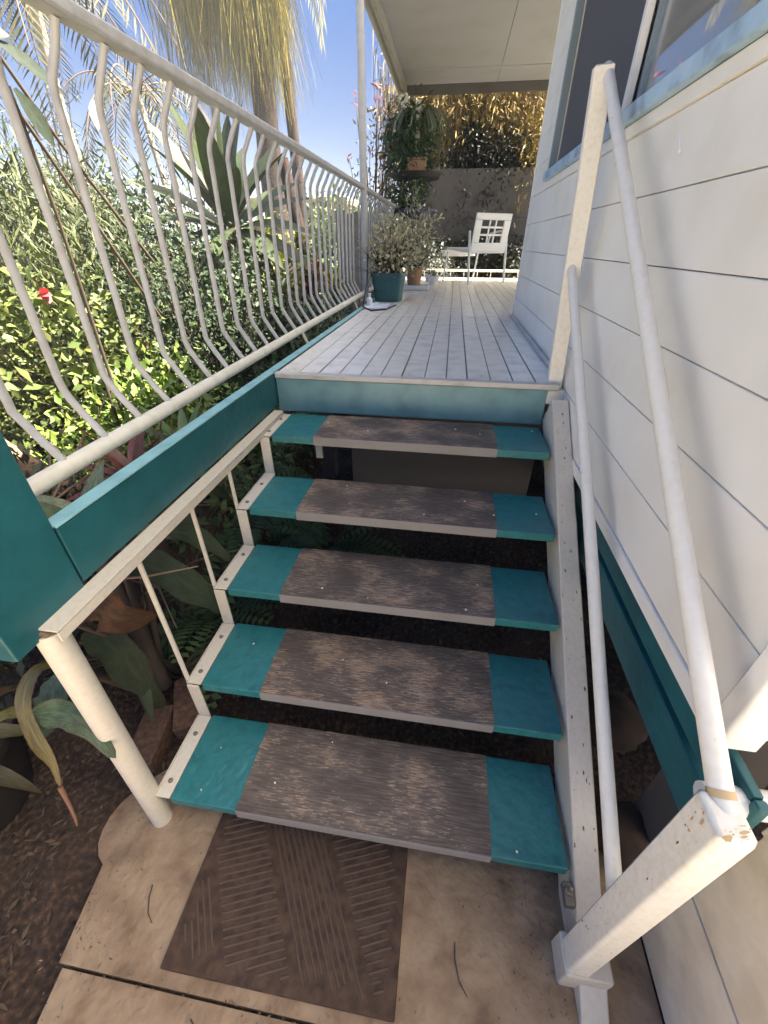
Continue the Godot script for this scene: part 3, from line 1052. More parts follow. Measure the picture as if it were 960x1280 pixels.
func balustrade() -> void:
	var b := thing("balustrade", "white metal balustrade with pot bellied bent bars along the garden side of the deck", "railing", Vector3(-0.905, DECK, -0.6))
	var o := -b.position
	var g := G.new()
	g.box(o + Vector3(-0.932, 2.012, -8.0), o + Vector3(-0.876, 2.046, -0.60), 0.008)
	part("top_rail", g, M.rail, b)
	g = G.new()
	g.tube([o + Vector3(-0.905, 1.132, -0.612), o + Vector3(-0.905, 1.158, -4.8), o + Vector3(-0.905, 1.158, -8.0)], 0.0215, 14)
	part("bottom_rail", g, M.rail_low, b)
	var shape := [Vector2(-0.905, 1.146), Vector2(-0.940, 1.203), Vector2(-0.969, 1.250), Vector2(-0.978, 1.27), Vector2(-0.981, 1.295), Vector2(-0.976, 1.6), Vector2(-0.970, 1.888), Vector2(-0.967, 1.908), Vector2(-0.960, 1.925), Vector2(-0.934, 1.968), Vector2(-0.908, 2.013)]
	var meshes := []
	for v in 4:
		var gg := G.new()
		var pts := []
		for q in shape:
			pts.append(Vector3(q.x + 0.905 + rng.randfn() * 0.001, q.y - DECK, rng.randfn() * 0.0015))
		gg.tube(pts, 0.0098, 9, false)
		meshes.append(gg.mesh(M.rail))
	var k := 0
	var z := -0.787
	while z > -7.95:
		if absf(z + 4.8) > 0.05:
			var m := MeshInstance3D.new()
			m.mesh = meshes[k % 4]
			hang("baluster", m, b)
			m.position = Vector3(0, 0, z + 0.6 + rng.randfn() * 0.004)
		z -= 0.148
		k += 1
	for zz in [-2.62, -4.2, -6.4]:
		g = G.new()
		g.tube([o + Vector3(-0.898, 1.15, zz), o + Vector3(-0.85, 1.05, zz)], 0.009, 8)
		part("stub_foot", g, M.rail_low, b)

func mat_and_bricks() -> void:
	var d := thing("door_mat", "brown rubber door mat with ribs in slanting bands at the foot of the stairs", "mat", Vector3(-0.30, 0.0, -0.42))
	var o := -d.position
	var g := G.new()
	g.box(o + Vector3(-0.612, 0.002, -0.70), o + Vector3(0.008, 0.011, -0.155), 0.005)
	part("base", g, M.rubber, d)
	g = G.new()
	# ribs: bands slant across, ribs in each band turn the other way
	for bnd in range(-6, 7):
		var along := Vector2(0.52, 0.85).normalized()
		var across := Vector2(along.y, -along.x)
		for j in range(-52, 53):
			var p0: Vector2
			var p1: Vector2
			if posmod(bnd, 2) == 0:
				if absi(j) > 4: continue
				var off := bnd * 0.17 + j * 0.0165
				p0 = across * off - along * 0.8
				p1 = across * off + along * 0.8
			else:
				p0 = across * (bnd * 0.17 - 0.075) + along * j * 0.018
				p1 = across * (bnd * 0.17 + 0.075) + along * (j * 0.018) + along * 0.03
			var segs := 40 if posmod(bnd, 2) == 0 else 6
			var run := []
			for i in segs + 1:
				var q := p0.lerp(p1, float(i) / segs) + Vector2(-0.3, -0.42)
				if q.x > -0.592 and q.x < -0.012 and q.y > -0.69 and q.y < -0.180:
					run.append(o + Vector3(q.x + sin(i * 2.1 + j) * 0.0008, 0.0105 + rng.randf() * 0.001, q.y))
			if run.size() > 1: g.tube(run, 0.0036, 5)
	part("ribs", g, M.rib, d, "", true)
	# loose bricks by the soil at the left foot of the stairs
	var bl := [[Vector3(-0.90, 0.05, -0.83), 0.5, "loose red brown brick beside the lowest tread, nearer the post"], [Vector3(-0.93, 0.06, -1.06), -0.3, "loose red brown brick behind the second tread at the left"], [Vector3(-0.99, 0.02, -0.70), 0.15, "loose red brown brick half sunk in soil behind the white round post"]]
	for s in bl:
		var bg := G.new()
		bg.box(Vector3(-0.055, -0.04, -0.11), Vector3(0.055, 0.036, 0.11), 0.006)
		var m := part("brick", bg, M.brick, self)
		m.name = numbered("loose_brick")
		m.position = s[0]; m.rotation = Vector3(0.08, s[1], 0.05)
		tag(m, s[2], "brick", "loose bricks by the stairs")
	# sticks on the path
	for s in [[Vector3(-0.71, 0.004, -0.27), 0.09, 1.0, "short dark twig lying on the bare concrete left of the mat"], [Vector3(0.17, 0.004, -0.27), 0.1, 1.25, "thin dark curved twig lying on the concrete right of the mat"], [Vector3(-0.42, 0.004, -0.075), 0.14, 0.2, "curled dark root thread on the nearest slab"]]:
		var tg := G.new()
		var dd := Vector3(cos(s[2]), 0, sin(s[2]))
		var sd := Vector3(-dd.z, 0, dd.x)
		tg.tube([-dd * s[1] * 0.5, -dd * s[1] * 0.2 + sd * s[1] * 0.1, dd * s[1] * 0.2 + sd * s[1] * 0.12, dd * s[1] * 0.5], [0.0018, 0.002, 0.0016, 0.001], 5)
		var m := part("twig", tg, M.twig_dark, self)
		m.name = numbered("fallen_twig")
		m.position = s[0]
		tag(m, s[3], "twig")

func far_fences() -> void:
	# grey privacy screen beyond the deck
	var s := thing("privacy_screen", "dark grey privacy screen hung behind the far end of the deck", "screen", Vector3(1.4, 1.62, -8.7))
	for i in 4:
		var g := G.new()
		g.box(Vector3(-1.95 + i * 1.02, 0.0 - 0.02 * i, -0.01), Vector3(-0.9315 + i * 1.02, 0.33, 0.01), 0.003)
		part("lower_panel", g, M.screen, s)
		g = G.new()
		g.box(Vector3(-1.95 + i * 1.02, 0.334, -0.01), Vector3(-0.9315 + i * 1.02, 0.98, 0.01), 0.003)
		part("upper_panel", g, M.screen, s)
	var g: G
	for x in [-1.9, 0.1, 2.1]:
		g = G.new()
		g.tube([Vector3(x, -1.6, -0.04), Vector3(x, 0.97, -0.04)], 0.025, 10)
		part("screen_post", g, M.grey, s)
	# low white rail at the far edge of the deck
	var r := thing("low_white_rail", "low thin white rail across the far end of the deck behind the chair", "railing", Vector3(0, DECK, -8.06))
	g = G.new()
	g.tube([Vector3(-0.88, 0.13, 0), Vector3(3.1, 0.13, 0)], 0.018, 10)
	part("rail", g, M.rail_low, r)
	for i in 18:
		g = G.new()
		g.tube([Vector3(-0.7 + i * 0.22, 0.0, 0), Vector3(-0.7 + i * 0.22, 0.13, 0)], 0.008, 6)
		part("upright", g, M.rail_low, r)
	g = G.new()
	g.box(Vector3(-0.8, -0.02, 0.0), Vector3(3.1, 0.03, 0.05), 0.004)
	part("edge_board", g, M.nosing, r)
	# grey paling fence seen end-on behind the balustrade
	var f := thing("paling_fence", "weathered grey paling fence seen through the far bars of the balustrade", "fence", Vector3(-1.75, 0, -7.3))
	for i in 9:
		g = G.new()
		g.box(Vector3(-0.05, 0.3, -0.008), Vector3(0.05, 1.98 + rng.randf_range(-0.03, 0.03), 0.008), 0.003)
		var m := part("paling", g, M.paling, f)
		m.position = Vector3(i * 0.062, 0, -i * 0.09)
		m.rotation.y = 0.9
	g = G.new()
	g.bar(Vector3(-0.02, 1.75, -0.03), Vector3(0.52, 1.75, -0.78), 0.04, 0.07)
	part("rail", g, M.paling, f)
	# beige wall panel behind the potted plants
	var w := thing("beige_fence", "pale beige panel fence behind the potted plants at the deck corner", "fence", Vector3(-1.25, 0, -9.0))
	for i in 2:
		g = G.new()
		g.box(Vector3(-0.45 + i * 0.56, 0.2, -0.02), Vector3(0.105 + i * 0.56, 2.02 - i * 0.1, 0.02), 0.004)
		part("panel", g, M.beige, w)
	g = G.new()
	g.box(Vector3(-0.47, 2.022, -0.03), Vector3(0.12, 2.06, 0.03), 0.004)
	part("cap", g, M.white, w)
	# far neighbour: a pale carport roof line with posts
	var n := thing("neighbour_building", "far pale low building with a flat roof beyond the garden", "building", Vector3(-5.2, 0, -17.0))
	g = G.new()
	g.box(Vector3(-1.6, 2.62, -1), Vector3(1.7, 2.82, 1), 0.01)
	part("roof", g, M.beige, n)
	for i in 8:
		g = G.new()
		g.box(Vector3(-1.5 + i * 0.43, 2.1, 0.7), Vector3(-1.42 + i * 0.43, 2.618, 0.78), 0.005)
		part("post", g, M.grey_rail, n)
	g = G.new()
	g.box(Vector3(-1.6, 2.2, -0.9), Vector3(1.7, 2.62, -0.8), 0.01)
	part("wall", g, M.wall, n)
	g = G.new()
	g.box(Vector3(-1.65, 0, -0.7), Vector3(1.75, 2.09, 0.9), 0.01)
	part("lower_wall", g, M.bark, n)

func chair() -> void:
	var c := thing("patio_chair", "white metal patio chair with a square grid cut in its back", "chair", Vector3(0.33, DECK, -7.45))
	c.rotation.y = 0.62
	# local: faces -z, width along x
	var w := 0.315
	var g := G.new()
	var rx := Transform3D(Basis(Vector3.RIGHT, 0.16), Vector3(0, 0.42, 0.24))
	# backrest: rim, cross bars
	var y1 := 0.45
	for bx in [[-w, -0.03, w, 0.10], [-w, y1 - 0.08, w, y1], [-w, 0.101, -w + 0.12, y1 - 0.081], [w - 0.12, 0.101, w, y1 - 0.081]]:
		g.box(Vector3(bx[0], bx[1], -0.012), Vector3(bx[2], bx[3], 0.012), 0.006, rx)
	var bk := part("backrest", g, M.plastic, c)
	g = G.new()
	for x in [-0.055, 0.055]:
		g.box(Vector3(x - 0.012, 0.1, -0.008), Vector3(x + 0.012, y1 - 0.08, 0.008), 0.003, rx)
	for y in [0.195, 0.285]:
		g.box(Vector3(-w + 0.12, y - 0.012, -0.0072), Vector3(w - 0.12, y + 0.012, 0.0072), 0.003, rx)
	part("grid", g, M.plastic, bk)
	# seat with rolled front
	g = G.new()
	var prof := [Vector2(0.26, 0.425), Vector2(0.1, 0.415), Vector2(-0.15, 0.43), Vector2(-0.32, 0.445), Vector2(-0.40, 0.435), Vector2(-0.44, 0.41), Vector2(-0.455, 0.37), Vector2(-0.45, 0.34)]
	for i in prof.size() - 1:
		g.bar(Vector3(0, prof[i].y, prof[i].x), Vector3(0, prof[i + 1].y, prof[i + 1].x), w * 2, 0.036, 0.008)
	part("seat", g, M.plastic, c)
	for sx in [-1, 1]:
		g = G.new()
		g.tube([Vector3(sx * (w + 0.02), 0, 0.30), Vector3(sx * (w + 0.02), 0.42, 0.25), Vector3(sx * (w + 0.02), 0.66, 0.22)], 0.017, 10)
		part("leg", g, M.plastic, c)
		g = G.new()
		g.tube([Vector3(sx * (w - 0.02), 0, -0.42), Vector3(sx * (w - 0.02), 0.41, -0.34)], 0.013, 10)
		part("leg", g, M.plastic, c)
		if sx > 0:
			g = G.new()
			g.tube([Vector3(sx * (w + 0.02), 0.66, 0.22), Vector3(sx * (w + 0.03), 0.665, 0.05), Vector3(sx * (w + 0.03), 0.64, -0.15), Vector3(sx * (w + 0.02), 0.42, -0.22)], 0.014, 8)
			part("arm", g, M.plastic, c)

func deck_things() -> void:
	chair()
	# teal square pot
	var p := thing("plant_pot", "square dark teal pot standing on the deck by the thin pole", "pot", Vector3(-0.655, DECK, -4.85))
	var g := G.new()
	g.lathe([Vector2(0.0, 0.004), Vector2(0.128, 0.004), Vector2(0.158, 0.225), Vector2(0.172, 0.226), Vector2(0.174, 0.262), Vector2(0.158, 0.263), Vector2(0.150, 0.23), Vector2(0.0, 0.228)], 48, Vector3.ZERO, 5.0, 0.12)
	part("body", g, M.pot_teal, p)
	g = G.new()
	g.lathe([Vector2(0.15, 0.238), Vector2(0.0, 0.245)], 40, Vector3.ZERO, 5.0, 0.12)
	part("soil", g, M.soil, p)
	var pl := thing("dry_pot_plant", "straggly half dry pale leaved plant growing in the teal pot", "plant", Vector3(-0.655, DECK + 0.24, -4.85))
	bush(pl, Vector3.ZERO, Vector3(0.04, 0.22, 0), Vector3(0.30, 0.24, 0.25), 110, 12, 0.05, 0.026, Color(0.66, 0.59, 0.38), Color(0.32, 0.31, 0.17), 0.045, 0.2, M.dry)
	var g2 := G.new()
	for i in 40:
		var d := (rdir() + Vector3.UP * 0.8).normalized()
		g2.tube([Vector3(rng.randfn() * 0.04, 0, rng.randfn() * 0.04), d * 0.2, d * 0.4 + Vector3.UP * 0.05], [0.004, 0.003, 0.0015], 4, false)
	part("twig", g2, M.twig, pl)
	# second pot in a white tray
	var t := thing("white_tray", "low white rectangular tray holding the small pale pot", "tray", Vector3(-0.47, DECK, -6.15))
	g = G.new()
	g.box(Vector3(-0.17, 0.004, -0.13), Vector3(0.17, 0.014, 0.13), 0.004)
	for s in [-1, 1]:
		g.box(Vector3(-0.17, 0.0145, s * 0.124 - 0.006), Vector3(0.17, 0.055, s * 0.124 + 0.006), 0.003)
		g.box(Vector3(s * 0.164 - 0.006, 0.0145, -0.117), Vector3(s * 0.164 + 0.006, 0.055, 0.117), 0.003)
	part("body", g, M.plastic, t)
	var sp := thing("plant_pot", "small round tan pot standing in the white tray", "pot", Vector3(-0.5, DECK + 0.015, -6.15))
	g = G.new()
	g.lathe([Vector2(0, 0), Vector2(0.075, 0), Vector2(0.105, 0.2), Vector2(0.112, 0.2), Vector2(0.112, 0.225), Vector2(0.1, 0.225), Vector2(0.095, 0.2), Vector2(0, 0.195)], 24, Vector3.ZERO)
	part("body", g, M.terracotta, sp)
	var pl2 := thing("leafy_pot_plant", "tall loose grey green plant in the tan pot behind the teal one", "plant", Vector3(-0.5, DECK + 0.22, -6.15))
	bush(pl2, Vector3.ZERO, Vector3(0.0, 0.3, 0), Vector3(0.30, 0.42, 0.26), 90, 13, 0.06, 0.03, Color(0.6, 0.56, 0.38), Color(0.26, 0.27, 0.15), 0.05, 0.2, M.dry)
	# two small white pots near the chair
	for s in [[Vector3(-0.28, DECK, -7.0), "small white glazed pot with a pale succulent left of the chair, front one"], [Vector3(-0.36, DECK, -7.5), "small white pot with a grey succulent left of the chair, further back"]]:
		var q := thing("small_white_pot", s[1], "pot", s[0], "small white pots")
		g = G.new()
		g.lathe([Vector2(0, 0), Vector2(0.06, 0), Vector2(0.085, 0.10), Vector2(0.075, 0.11), Vector2(0.07, 0.095), Vector2(0, 0.09)], 20, Vector3.ZERO)
		part("body", g, M.plastic, q)
		rosette(q, Vector3(0, 0.09, 0), 14, 0.12, 0.03, 0.3, 1.3, 0.3, Color(0.3, 0.33, 0.26), Color(0.2, 0.25, 0.18), M.leaf)
	# bottle, cloth and cable at the pole
	var b := thing("white_bottle", "small white plastic bottle standing at the foot of the thin pole", "bottle", Vector3(-0.765, DECK, -4.30))
	g = G.new()
	g.lathe([Vector2(0, 0), Vector2(0.026, 0), Vector2(0.028, 0.006), Vector2(0.028, 0.07), Vector2(0.012, 0.088), Vector2(0.012, 0.10), Vector2(0, 0.10)], 20, Vector3.ZERO)
	part("body", g, M.plastic, b)
	g = G.new()
	g.lathe([Vector2(0.014, 0.095), Vector2(0.014, 0.118), Vector2(0, 0.119)], 16, Vector3.ZERO)
	part("cap", g, M.plastic, b)
	var cl := G.new()
	var f := noise(61, 9.0, 3)
	var k0 := 0
	for j in 21:
		for i in 21:
			var x := (i / 20.0 - 0.5) * 0.22
			var z := (j / 20.0 - 0.5) * 0.34
			var e := 0.006 + absf(f.get_noise_2d(x, z)) * 0.03
			cl.p(Vector3(x + f.get_noise_2d(z * 2, 3) * 0.02, e, z), (Vector3.UP + Vector3(f.get_noise_2d(x, z + 0.5), 0, f.get_noise_2d(x + 0.5, z)) * 0.8).normalized())
	for j in 20:
		for i in 20: cl.q(j * 21 + i, j * 21 + i + 1, j * 21 + i + 22, j * 21 + i + 21)
	var co := part("rag", cl, M.cloth, self)
	co.name = numbered("white_rag")
	co.position = Vector3(-0.69, DECK, -4.3)
	tag(co, "crumpled white rag lying on the deck edge beside the bottle", "rag")
	var cb := G.new()
	cb.tube([Vector3(-0.86, DECK + 0.42, -4.78), Vector3(-0.84, DECK + 0.2, -4.6), Vector3(-0.80, DECK + 0.02, -4.15), Vector3(-0.70, DECK + 0.008, -4.0), Vector3(-0.58, DECK + 0.008, -4.12), Vector3(-0.53, DECK + 0.008, -4.45)], 0.006, 6)
	var cbo := part("cable", cb, M.cable, self)
	cbo.name = numbered("black_cable")
	tag(cbo, "black cable hanging from the thin pole and looping over the rag", "cable")
	# plant stand
	var st := thing("plant_stand", "white pole plant stand with a dark dish and a wide navy bowl", "plant stand", Vector3(-0.64, DECK, -7.55))
	g = G.new()
	g.tube([Vector3(0, 0, 0), Vector3(0, 2.1, 0)], 0.036, 14)
	part("pole", g, M.white, st)
	g = G.new()
	g.lathe([Vector2(0.04, 0.75), Vector2(0.22, 0.80), Vector2(0.34, 0.90), Vector2(0.33, 0.92), Vector2(0.2, 0.84), Vector2(0.03, 0.8)], 28, Vector3.ZERO)
	part("bowl", g, M.navy, st)
	g = G.new()
	g.lathe([Vector2(0.04, 1.27), Vector2(0.33, 1.28), Vector2(0.36, 1.34), Vector2(0.345, 1.34), Vector2(0.32, 1.30), Vector2(0.03, 1.295)], 28, Vector3.ZERO)
	part("dish", g, M.pot_dark, st)
	g = G.new()
	for y in [1.02, 1.14, 1.22]:
		g.lathe([Vector2(0.034, y), Vector2(0.055, y + 0.02), Vector2(0.055, y + 0.06), Vector2(0.034, y + 0.08)], 14, Vector3.ZERO)
	part("collar", g, M.white, st)
	var tr := thing("terracotta_trough", "small tan terracotta trough on the plant stand", "trough", Vector3(-0.62, DECK + 1.345, -7.40))
	g = G.new()
	g.box(Vector3(-0.13, 0, -0.06), Vector3(0.13, 0.13, 0.06), 0.012)
	part("body", g, M.terracotta, tr)
	g = G.new()
	g.box(Vector3(-0.14, 0.13, -0.07), Vector3(0.14, 0.15, 0.07), 0.006)
	part("rim", g, M.terracotta, tr)
	# hanging foliage round the stand
	var hp := thing("hanging_fern", "dense dark green hanging fern around the top of the plant stand", "fern", Vector3(-0.72, DECK + 1.5, -7.6))
	bush(hp, Vector3(0, -0.1, 0), Vector3(0, 0.12, 0), Vector3(0.36, 0.50, 0.32), 130, 16, 0.10, 0.03, Color(0.045, 0.085, 0.03), Color(0.08, 0.13, 0.05), 0.07, 0.9)
	var sg := G.new()
	for i in 60:
		var a := rng.randf() * TAU
		sg.col = vary(Color(0.05, 0.08, 0.035), Color(0.32, 0.34, 0.24))
		sg.blade(Vector3(0.1 + cos(a) * 0.05, 0.42, sin(a) * 0.05), Vector3(cos(a), 0.9, sin(a)), Vector3.UP, rng.randf_range(0.4, 0.75), 0.035, 3.2, 8, 0.25)
	part("strap_leaves", sg, M.leaf, hp, "", true)
	var lp := thing("trailing_plant", "light green trailing plant spilling over the navy bowl", "plant", Vector3(-0.66, DECK + 0.98, -7.5))
	bush(lp, Vector3(0, -0.1, 0), Vector3(-0.1, 0.08, 0), Vector3(0.36, 0.26, 0.25), 70, 12, 0.08, 0.03, Color(0.12, 0.16, 0.05), Color(0.2, 0.24, 0.09), 0.06, 0.5)
	# red tipped shrub with thin branches at the left of the post
	var rt := thing("red_tipped_shrub", "thin branched shrub with red tipped shoots rising beside the far verandah post", "shrub", Vector3(-1.35, 0.3, -8.0))
	bush(rt, Vector3.ZERO, Vector3(0.15, 2.2, 0), Vector3(0.42, 0.9, 0.4), 60, 9, 0.08, 0.03, Color(0.13, 0.14, 0.08), Color(0.26, 0.17, 0.13), 0.07, 0.3)
	var br := G.new()
	var tips := G.new()
	for i in 16:
		var tip := Vector3(rng.randf_range(-0.35, 0.4), rng.randf_range(2.2, 3.4), rng.randf_range(-0.3, 0.3))
		br.tube([Vector3(rng.randfn() * 0.05, 0, 0), Vector3(tip.x * 0.3, tip.y * 0.5, tip.z * 0.3), Vector3(tip.x * 0.8, tip.y * 0.85, tip.z), tip], [0.018, 0.012, 0.006, 0.003], 5, false)
		for j in 5:
			tips.col = vary(Color(0.42, 0.06, 0.05), Color(0.3, 0.12, 0.08))
			tips.leaf(tip + rdir() * 0.03, (rdir() + Vector3.UP * 0.5).normalized(), rdir(), 0.09, 0.025)
	part("branch", br, M.twig, rt)
	part("red_shoots", tips, M.leaf, rt, "", true)

func weeping(called: String, label: String, cat: String, at: Vector3, count: int, top: Callable, lo: float, hi: float, w: float, ca: Color, cb: Color, trunk_pts: Array, trunk_r: Array, sway := 0.1) -> Node3D:
	var t := thing(called, label, cat, at)
	var g := G.new()
	for i in count:
		var q: Array = top.call(i)
		var a: Vector3 = q[0]
		var k: float = q[1]
		g.col = vary(ca, cb)
		var d := Vector3(rng.randfn() * sway, -1, rng.randfn() * sway).normalized()
		var l := rng.randf_range(lo, hi) * k
		var s := rdir()
		s.y = 0
		s = s.normalized() * w * 0.5
		var nn := s.cross(Vector3.UP).normalized()
		var segs := 4
		var pos := a
		var f0 := g.v.size()
		for j in segs + 1:
			var ww := 1.0 - 0.75 * j / segs
			g.p(pos + s * ww, (nn + rdir() * 0.5).normalized())
			g.p(pos - s * ww, (nn + rdir() * 0.5).normalized())
			pos += d * l / segs + Vector3(rng.randfn(), 0, rng.randfn()) * 0.02
		for j in segs: g.q(f0 + j * 2, f0 + j * 2 + 1, f0 + j * 2 + 3, f0 + j * 2 + 2)
	part("crown", g, M.dry, t, "", true)
	if trunk_pts.size():
		var tk := G.new()
		tk.tube(trunk_pts, trunk_r, 14, false)
		part("trunk", tk, M.bark_dark, t)
	return t

func garden() -> void:
	# --- left of the balustrade: near sunlit shrubs
	var hb := thing("hibiscus_shrub", "bright yellow green hibiscus with a red flower behind the nearest bars", "shrub", Vector3(-2.75, 0.2, -2.75))
	bush(hb, Vector3(0, 0, 0), Vector3(0, 0.62, 0.1), Vector3(0.8, 0.66, 0.95), 330, 26, 0.055, 0.03, Color(0.024, 0.042, 0.010), Color(0.125, 0.14, 0.03), 0.10, 0.3)
	bush(hb, Vector3.ZERO, Vector3(0.2, 0.6, 0.2), Vector3(0.75, 0.65, 0.9), 110, 9, 0.10, 0.062, Color(0.05, 0.085, 0.016), Color(0.13, 0.16, 0.04), 0.12, 0.4)
	for q in [Vector3(0.50, 1.15, 0.47), Vector3(0.30, 0.7, -0.5)]:
		var fl := G.new()
		fl.col = Color(0.5, 0.08, 0.09)
		for i in 5:
			var a := TAU * i / 5
			fl.blade(q, Vector3(cos(a) * 0.5 + 0.7, sin(a), 0.4), Vector3(1, 0.2, 0.4), 0.055, 0.05, 0.3, 4, 0.1, 0.5)
		part("flower", fl, M.leaf, hb)
	var fs := thing("feathery_shrub", "tall olive feathery shrub with drooping narrow leaves at the far left", "shrub", Vector3(-3.7, 0.2, -3.6))
	bush(fs, Vector3.ZERO, Vector3(0.25, 1.35, 0.0), Vector3(1.0, 0.75, 1.3), 330, 24, 0.19, 0.016, Color(0.03, 0.045, 0.014), Color(0.10, 0.115, 0.04), 0.16, 1.3)
	var dk := thing("dark_hedge_shrub", "dense dark green small leaved bush behind the middle bars", "shrub", Vector3(-2.25, 0.05, -3.95))
	bush(dk, Vector3.ZERO, Vector3(0, 0.8, 0.2), Vector3(0.78, 0.95, 1.15), 560, 28, 0.042, 0.022, Color(0.014, 0.03, 0.012), Color(0.03, 0.055, 0.02), 0.10, 0.2, M.leaf_matt)
	bush(dk, Vector3.ZERO, Vector3(0.1, 0.75, 0.2), Vector3(0.75, 0.9, 1.1), 120, 9, 0.085, 0.05, Color(0.02, 0.038, 0.015), Color(0.045, 0.07, 0.028), 0.12, 0.3)
	var dk3 := thing("dark_hedge_shrub", "lower dark bush behind the far bars, before the yellow croton", "shrub", Vector3(-2.1, 0.05, -5.7))
	bush(dk3, Vector3.ZERO, Vector3(0, 0.42, 0), Vector3(0.6, 0.5, 0.9), 260, 24, 0.05, 0.024, Color(0.016, 0.034, 0.013), Color(0.04, 0.06, 0.02), 0.09, 0.2, M.leaf_matt)
	var dk2 := thing("dark_hedge_shrub", "dark green bush with glossy leaves behind the hibiscus, under the palms", "shrub", Vector3(-4.0, 0.1, -5.6))
	bush(dk2, Vector3.ZERO, Vector3(0, 0.9, 0), Vector3(1.3, 1.05, 1.2), 420, 22, 0.08, 0.035, Color(0.018, 0.035, 0.01), Color(0.055, 0.075, 0.02), 0.16, 0.2)
	var lo := thing("low_leafy_shrub", "low bright green fern like ground plant under the second and third bars", "shrub", Vector3(-1.75, 0.1, -2.15))
	bush(lo, Vector3.ZERO, Vector3(0, 0.42, 0), Vector3(0.42, 0.42, 0.75), 200, 20, 0.06, 0.03, Color(0.06, 0.12, 0.016), Color(0.17, 0.23, 0.035), 0.08, 0.1)
	var yl := thing("yellow_leafed_shrub", "yellow variegated croton bush far behind the balustrade", "shrub", Vector3(-2.7, 0.1, -6.6))
	bush(yl, Vector3.ZERO, Vector3(0, 0.95, 0), Vector3(0.6, 0.7, 0.7), 120, 18, 0.12, 0.05, Color(0.30, 0.30, 0.03), Color(0.10, 0.16, 0.03), 0.12, 0.1)
	# --- dracaena like rosette of broad lance leaves on a trunk
	var dr := thing("lance_leaf_plant", "large rosette of broad grey green lance leaves on a trunk above the balustrade", "plant", Vector3(-2.3, 0.2, -4.85))
	var tg := G.new()
	tg.tube([Vector3(0, 0, 0), Vector3(0.03, 0.8, 0), Vector3(0, 1.55, 0.0)], [0.11, 0.09, 0.075], 12, false)
	part("trunk", tg, M.bark, dr)
	var la := [[-0.55, 1.15, 0.3], [-0.18, 1.4, 0.1], [0.1, 1.45, -0.2], [0.4, 1.2, 0.2], [0.55, 1.0, -0.3], [0.75, 0.75, 0.3], [0.9, 0.5, -0.2], [-0.8, 0.6, 0.4], [-0.9, 0.25, 0.1], [0.95, 0.15, 0.3], [0.2, 1.1, 0.7], [-0.3, 0.9, 0.8], [0.5, 0.6, 0.8], [-0.4, 0.2, 0.9], [0.7, -0.1, 0.6], [0.0, 1.2, -0.7], [-0.6, 0.8, -0.6], [0.6, 0.7, -0.7], [-0.75, -0.15, 0.5], [0.3, 0.0, 0.95], [0.95, -0.2, 0.1], [-0.2, 1.3, 0.5], [0.3, 1.3, 0.45]]
	for q in la:
		var d := Vector3(q[0], q[1], q[2]).normalized()
		big_leaf(dr, Vector3(d.x * 0.08, 1.5 + d.y * 0.05, d.z * 0.08), d, rng.randf_range(0.85, 1.1), 0.21, 0.5, vary(Color(0.04, 0.065, 0.03), Color(0.08, 0.11, 0.05)), M.leaf_big, (Vector3.UP * 0.8 - d * 0.5 + Vector3(0.02, 0, 0.3)).normalized(), "", 0.5)
	# dead hanging skirt
	var sk := G.new()
	for i in 26:
		var a := rng.randf() * TAU
		sk.col = vary(Color(0.12, 0.09, 0.05), Color(0.2, 0.16, 0.09))
		sk.blade(Vector3(cos(a) * 0.1, 1.4, sin(a) * 0.1), Vector3(cos(a), 0.0, sin(a)), Vector3.UP, rng.randf_range(0.5, 0.8), 0.09, 4.0, 7, 0.3)
	part("dead_leaves", sk, M.dry, dr, "", true)
	# --- golden weeping palm
	var top := func(i: int) -> Array:
		var a := rng.randf() * TAU
		var r := pow(rng.randf(), 0.5) * 0.58
		var side := Vector3(cos(a) * r, 0, sin(a) * r)
		if i % 4 == 0: side = Vector3(-1.1 + rng.randfn() * 0.3, rng.randfn() * 0.3, rng.randfn() * 0.5)
		return [Vector3(side.x, 7.0 - absf(side.x) * 0.25 + side.y, side.z), 1.0 - 0.25 * r + (0.15 if i % 3 else -0.1)]
	var gp := weeping("golden_palm", "tall palm with a thick skirt of hanging golden strands against the blue sky", "palm tree", Vector3(-4.15, 0, -11.2), 6000, top, 0.8, 3.1, 0.014, Color(0.13, 0.125, 0.018), Color(0.33, 0.25, 0.035), [Vector3(0.0, 0, 0), Vector3(0.0, 3.0, 0), Vector3(0.05, 5.0, 0), Vector3(0.0, 7.6, 0)], [0.27, 0.25, 0.23, 0.2], 0.11)
	var t2 := G.new()
	t2.tube([Vector3(0.55, 0, -0.3), Vector3(0.5, 3.0, -0.3), Vector3(0.4, 7.0, -0.2)], [0.14, 0.12, 0.1], 10, false)
	part("trunk", t2, mat(s8(120, 104, 98), 0.9, M.bark.albedo_texture, 1.0), gp)
	var fr := G.new()
	var rib := G.new()
	for i in 9:
		var a := TAU * i / 9 + 0.3
		frond(fr, rib, Vector3(0, 7.4, 0), Vector3(cos(a), 0.7, sin(a)), 2.6, 2.4, 0.55, 0.03, Color(0.04, 0.06, 0.018), Color(0.13, 0.12, 0.03), 0.9)
	# a drooping spray on the right
	for i in 4:
		frond(fr, rib, Vector3(0.6, 6.6 - i * 0.3, 0.2), Vector3(1, 0.35, 0.1 * i), 1.5, 3.0, 0.35, 0.02, Color(0.20, 0.17, 0.04), Color(0.12, 0.12, 0.035), 1.6)
	part("fronds", fr, M.dry, gp, "", true)
	part("frond_ribs", rib, M.twig, gp, "", true)
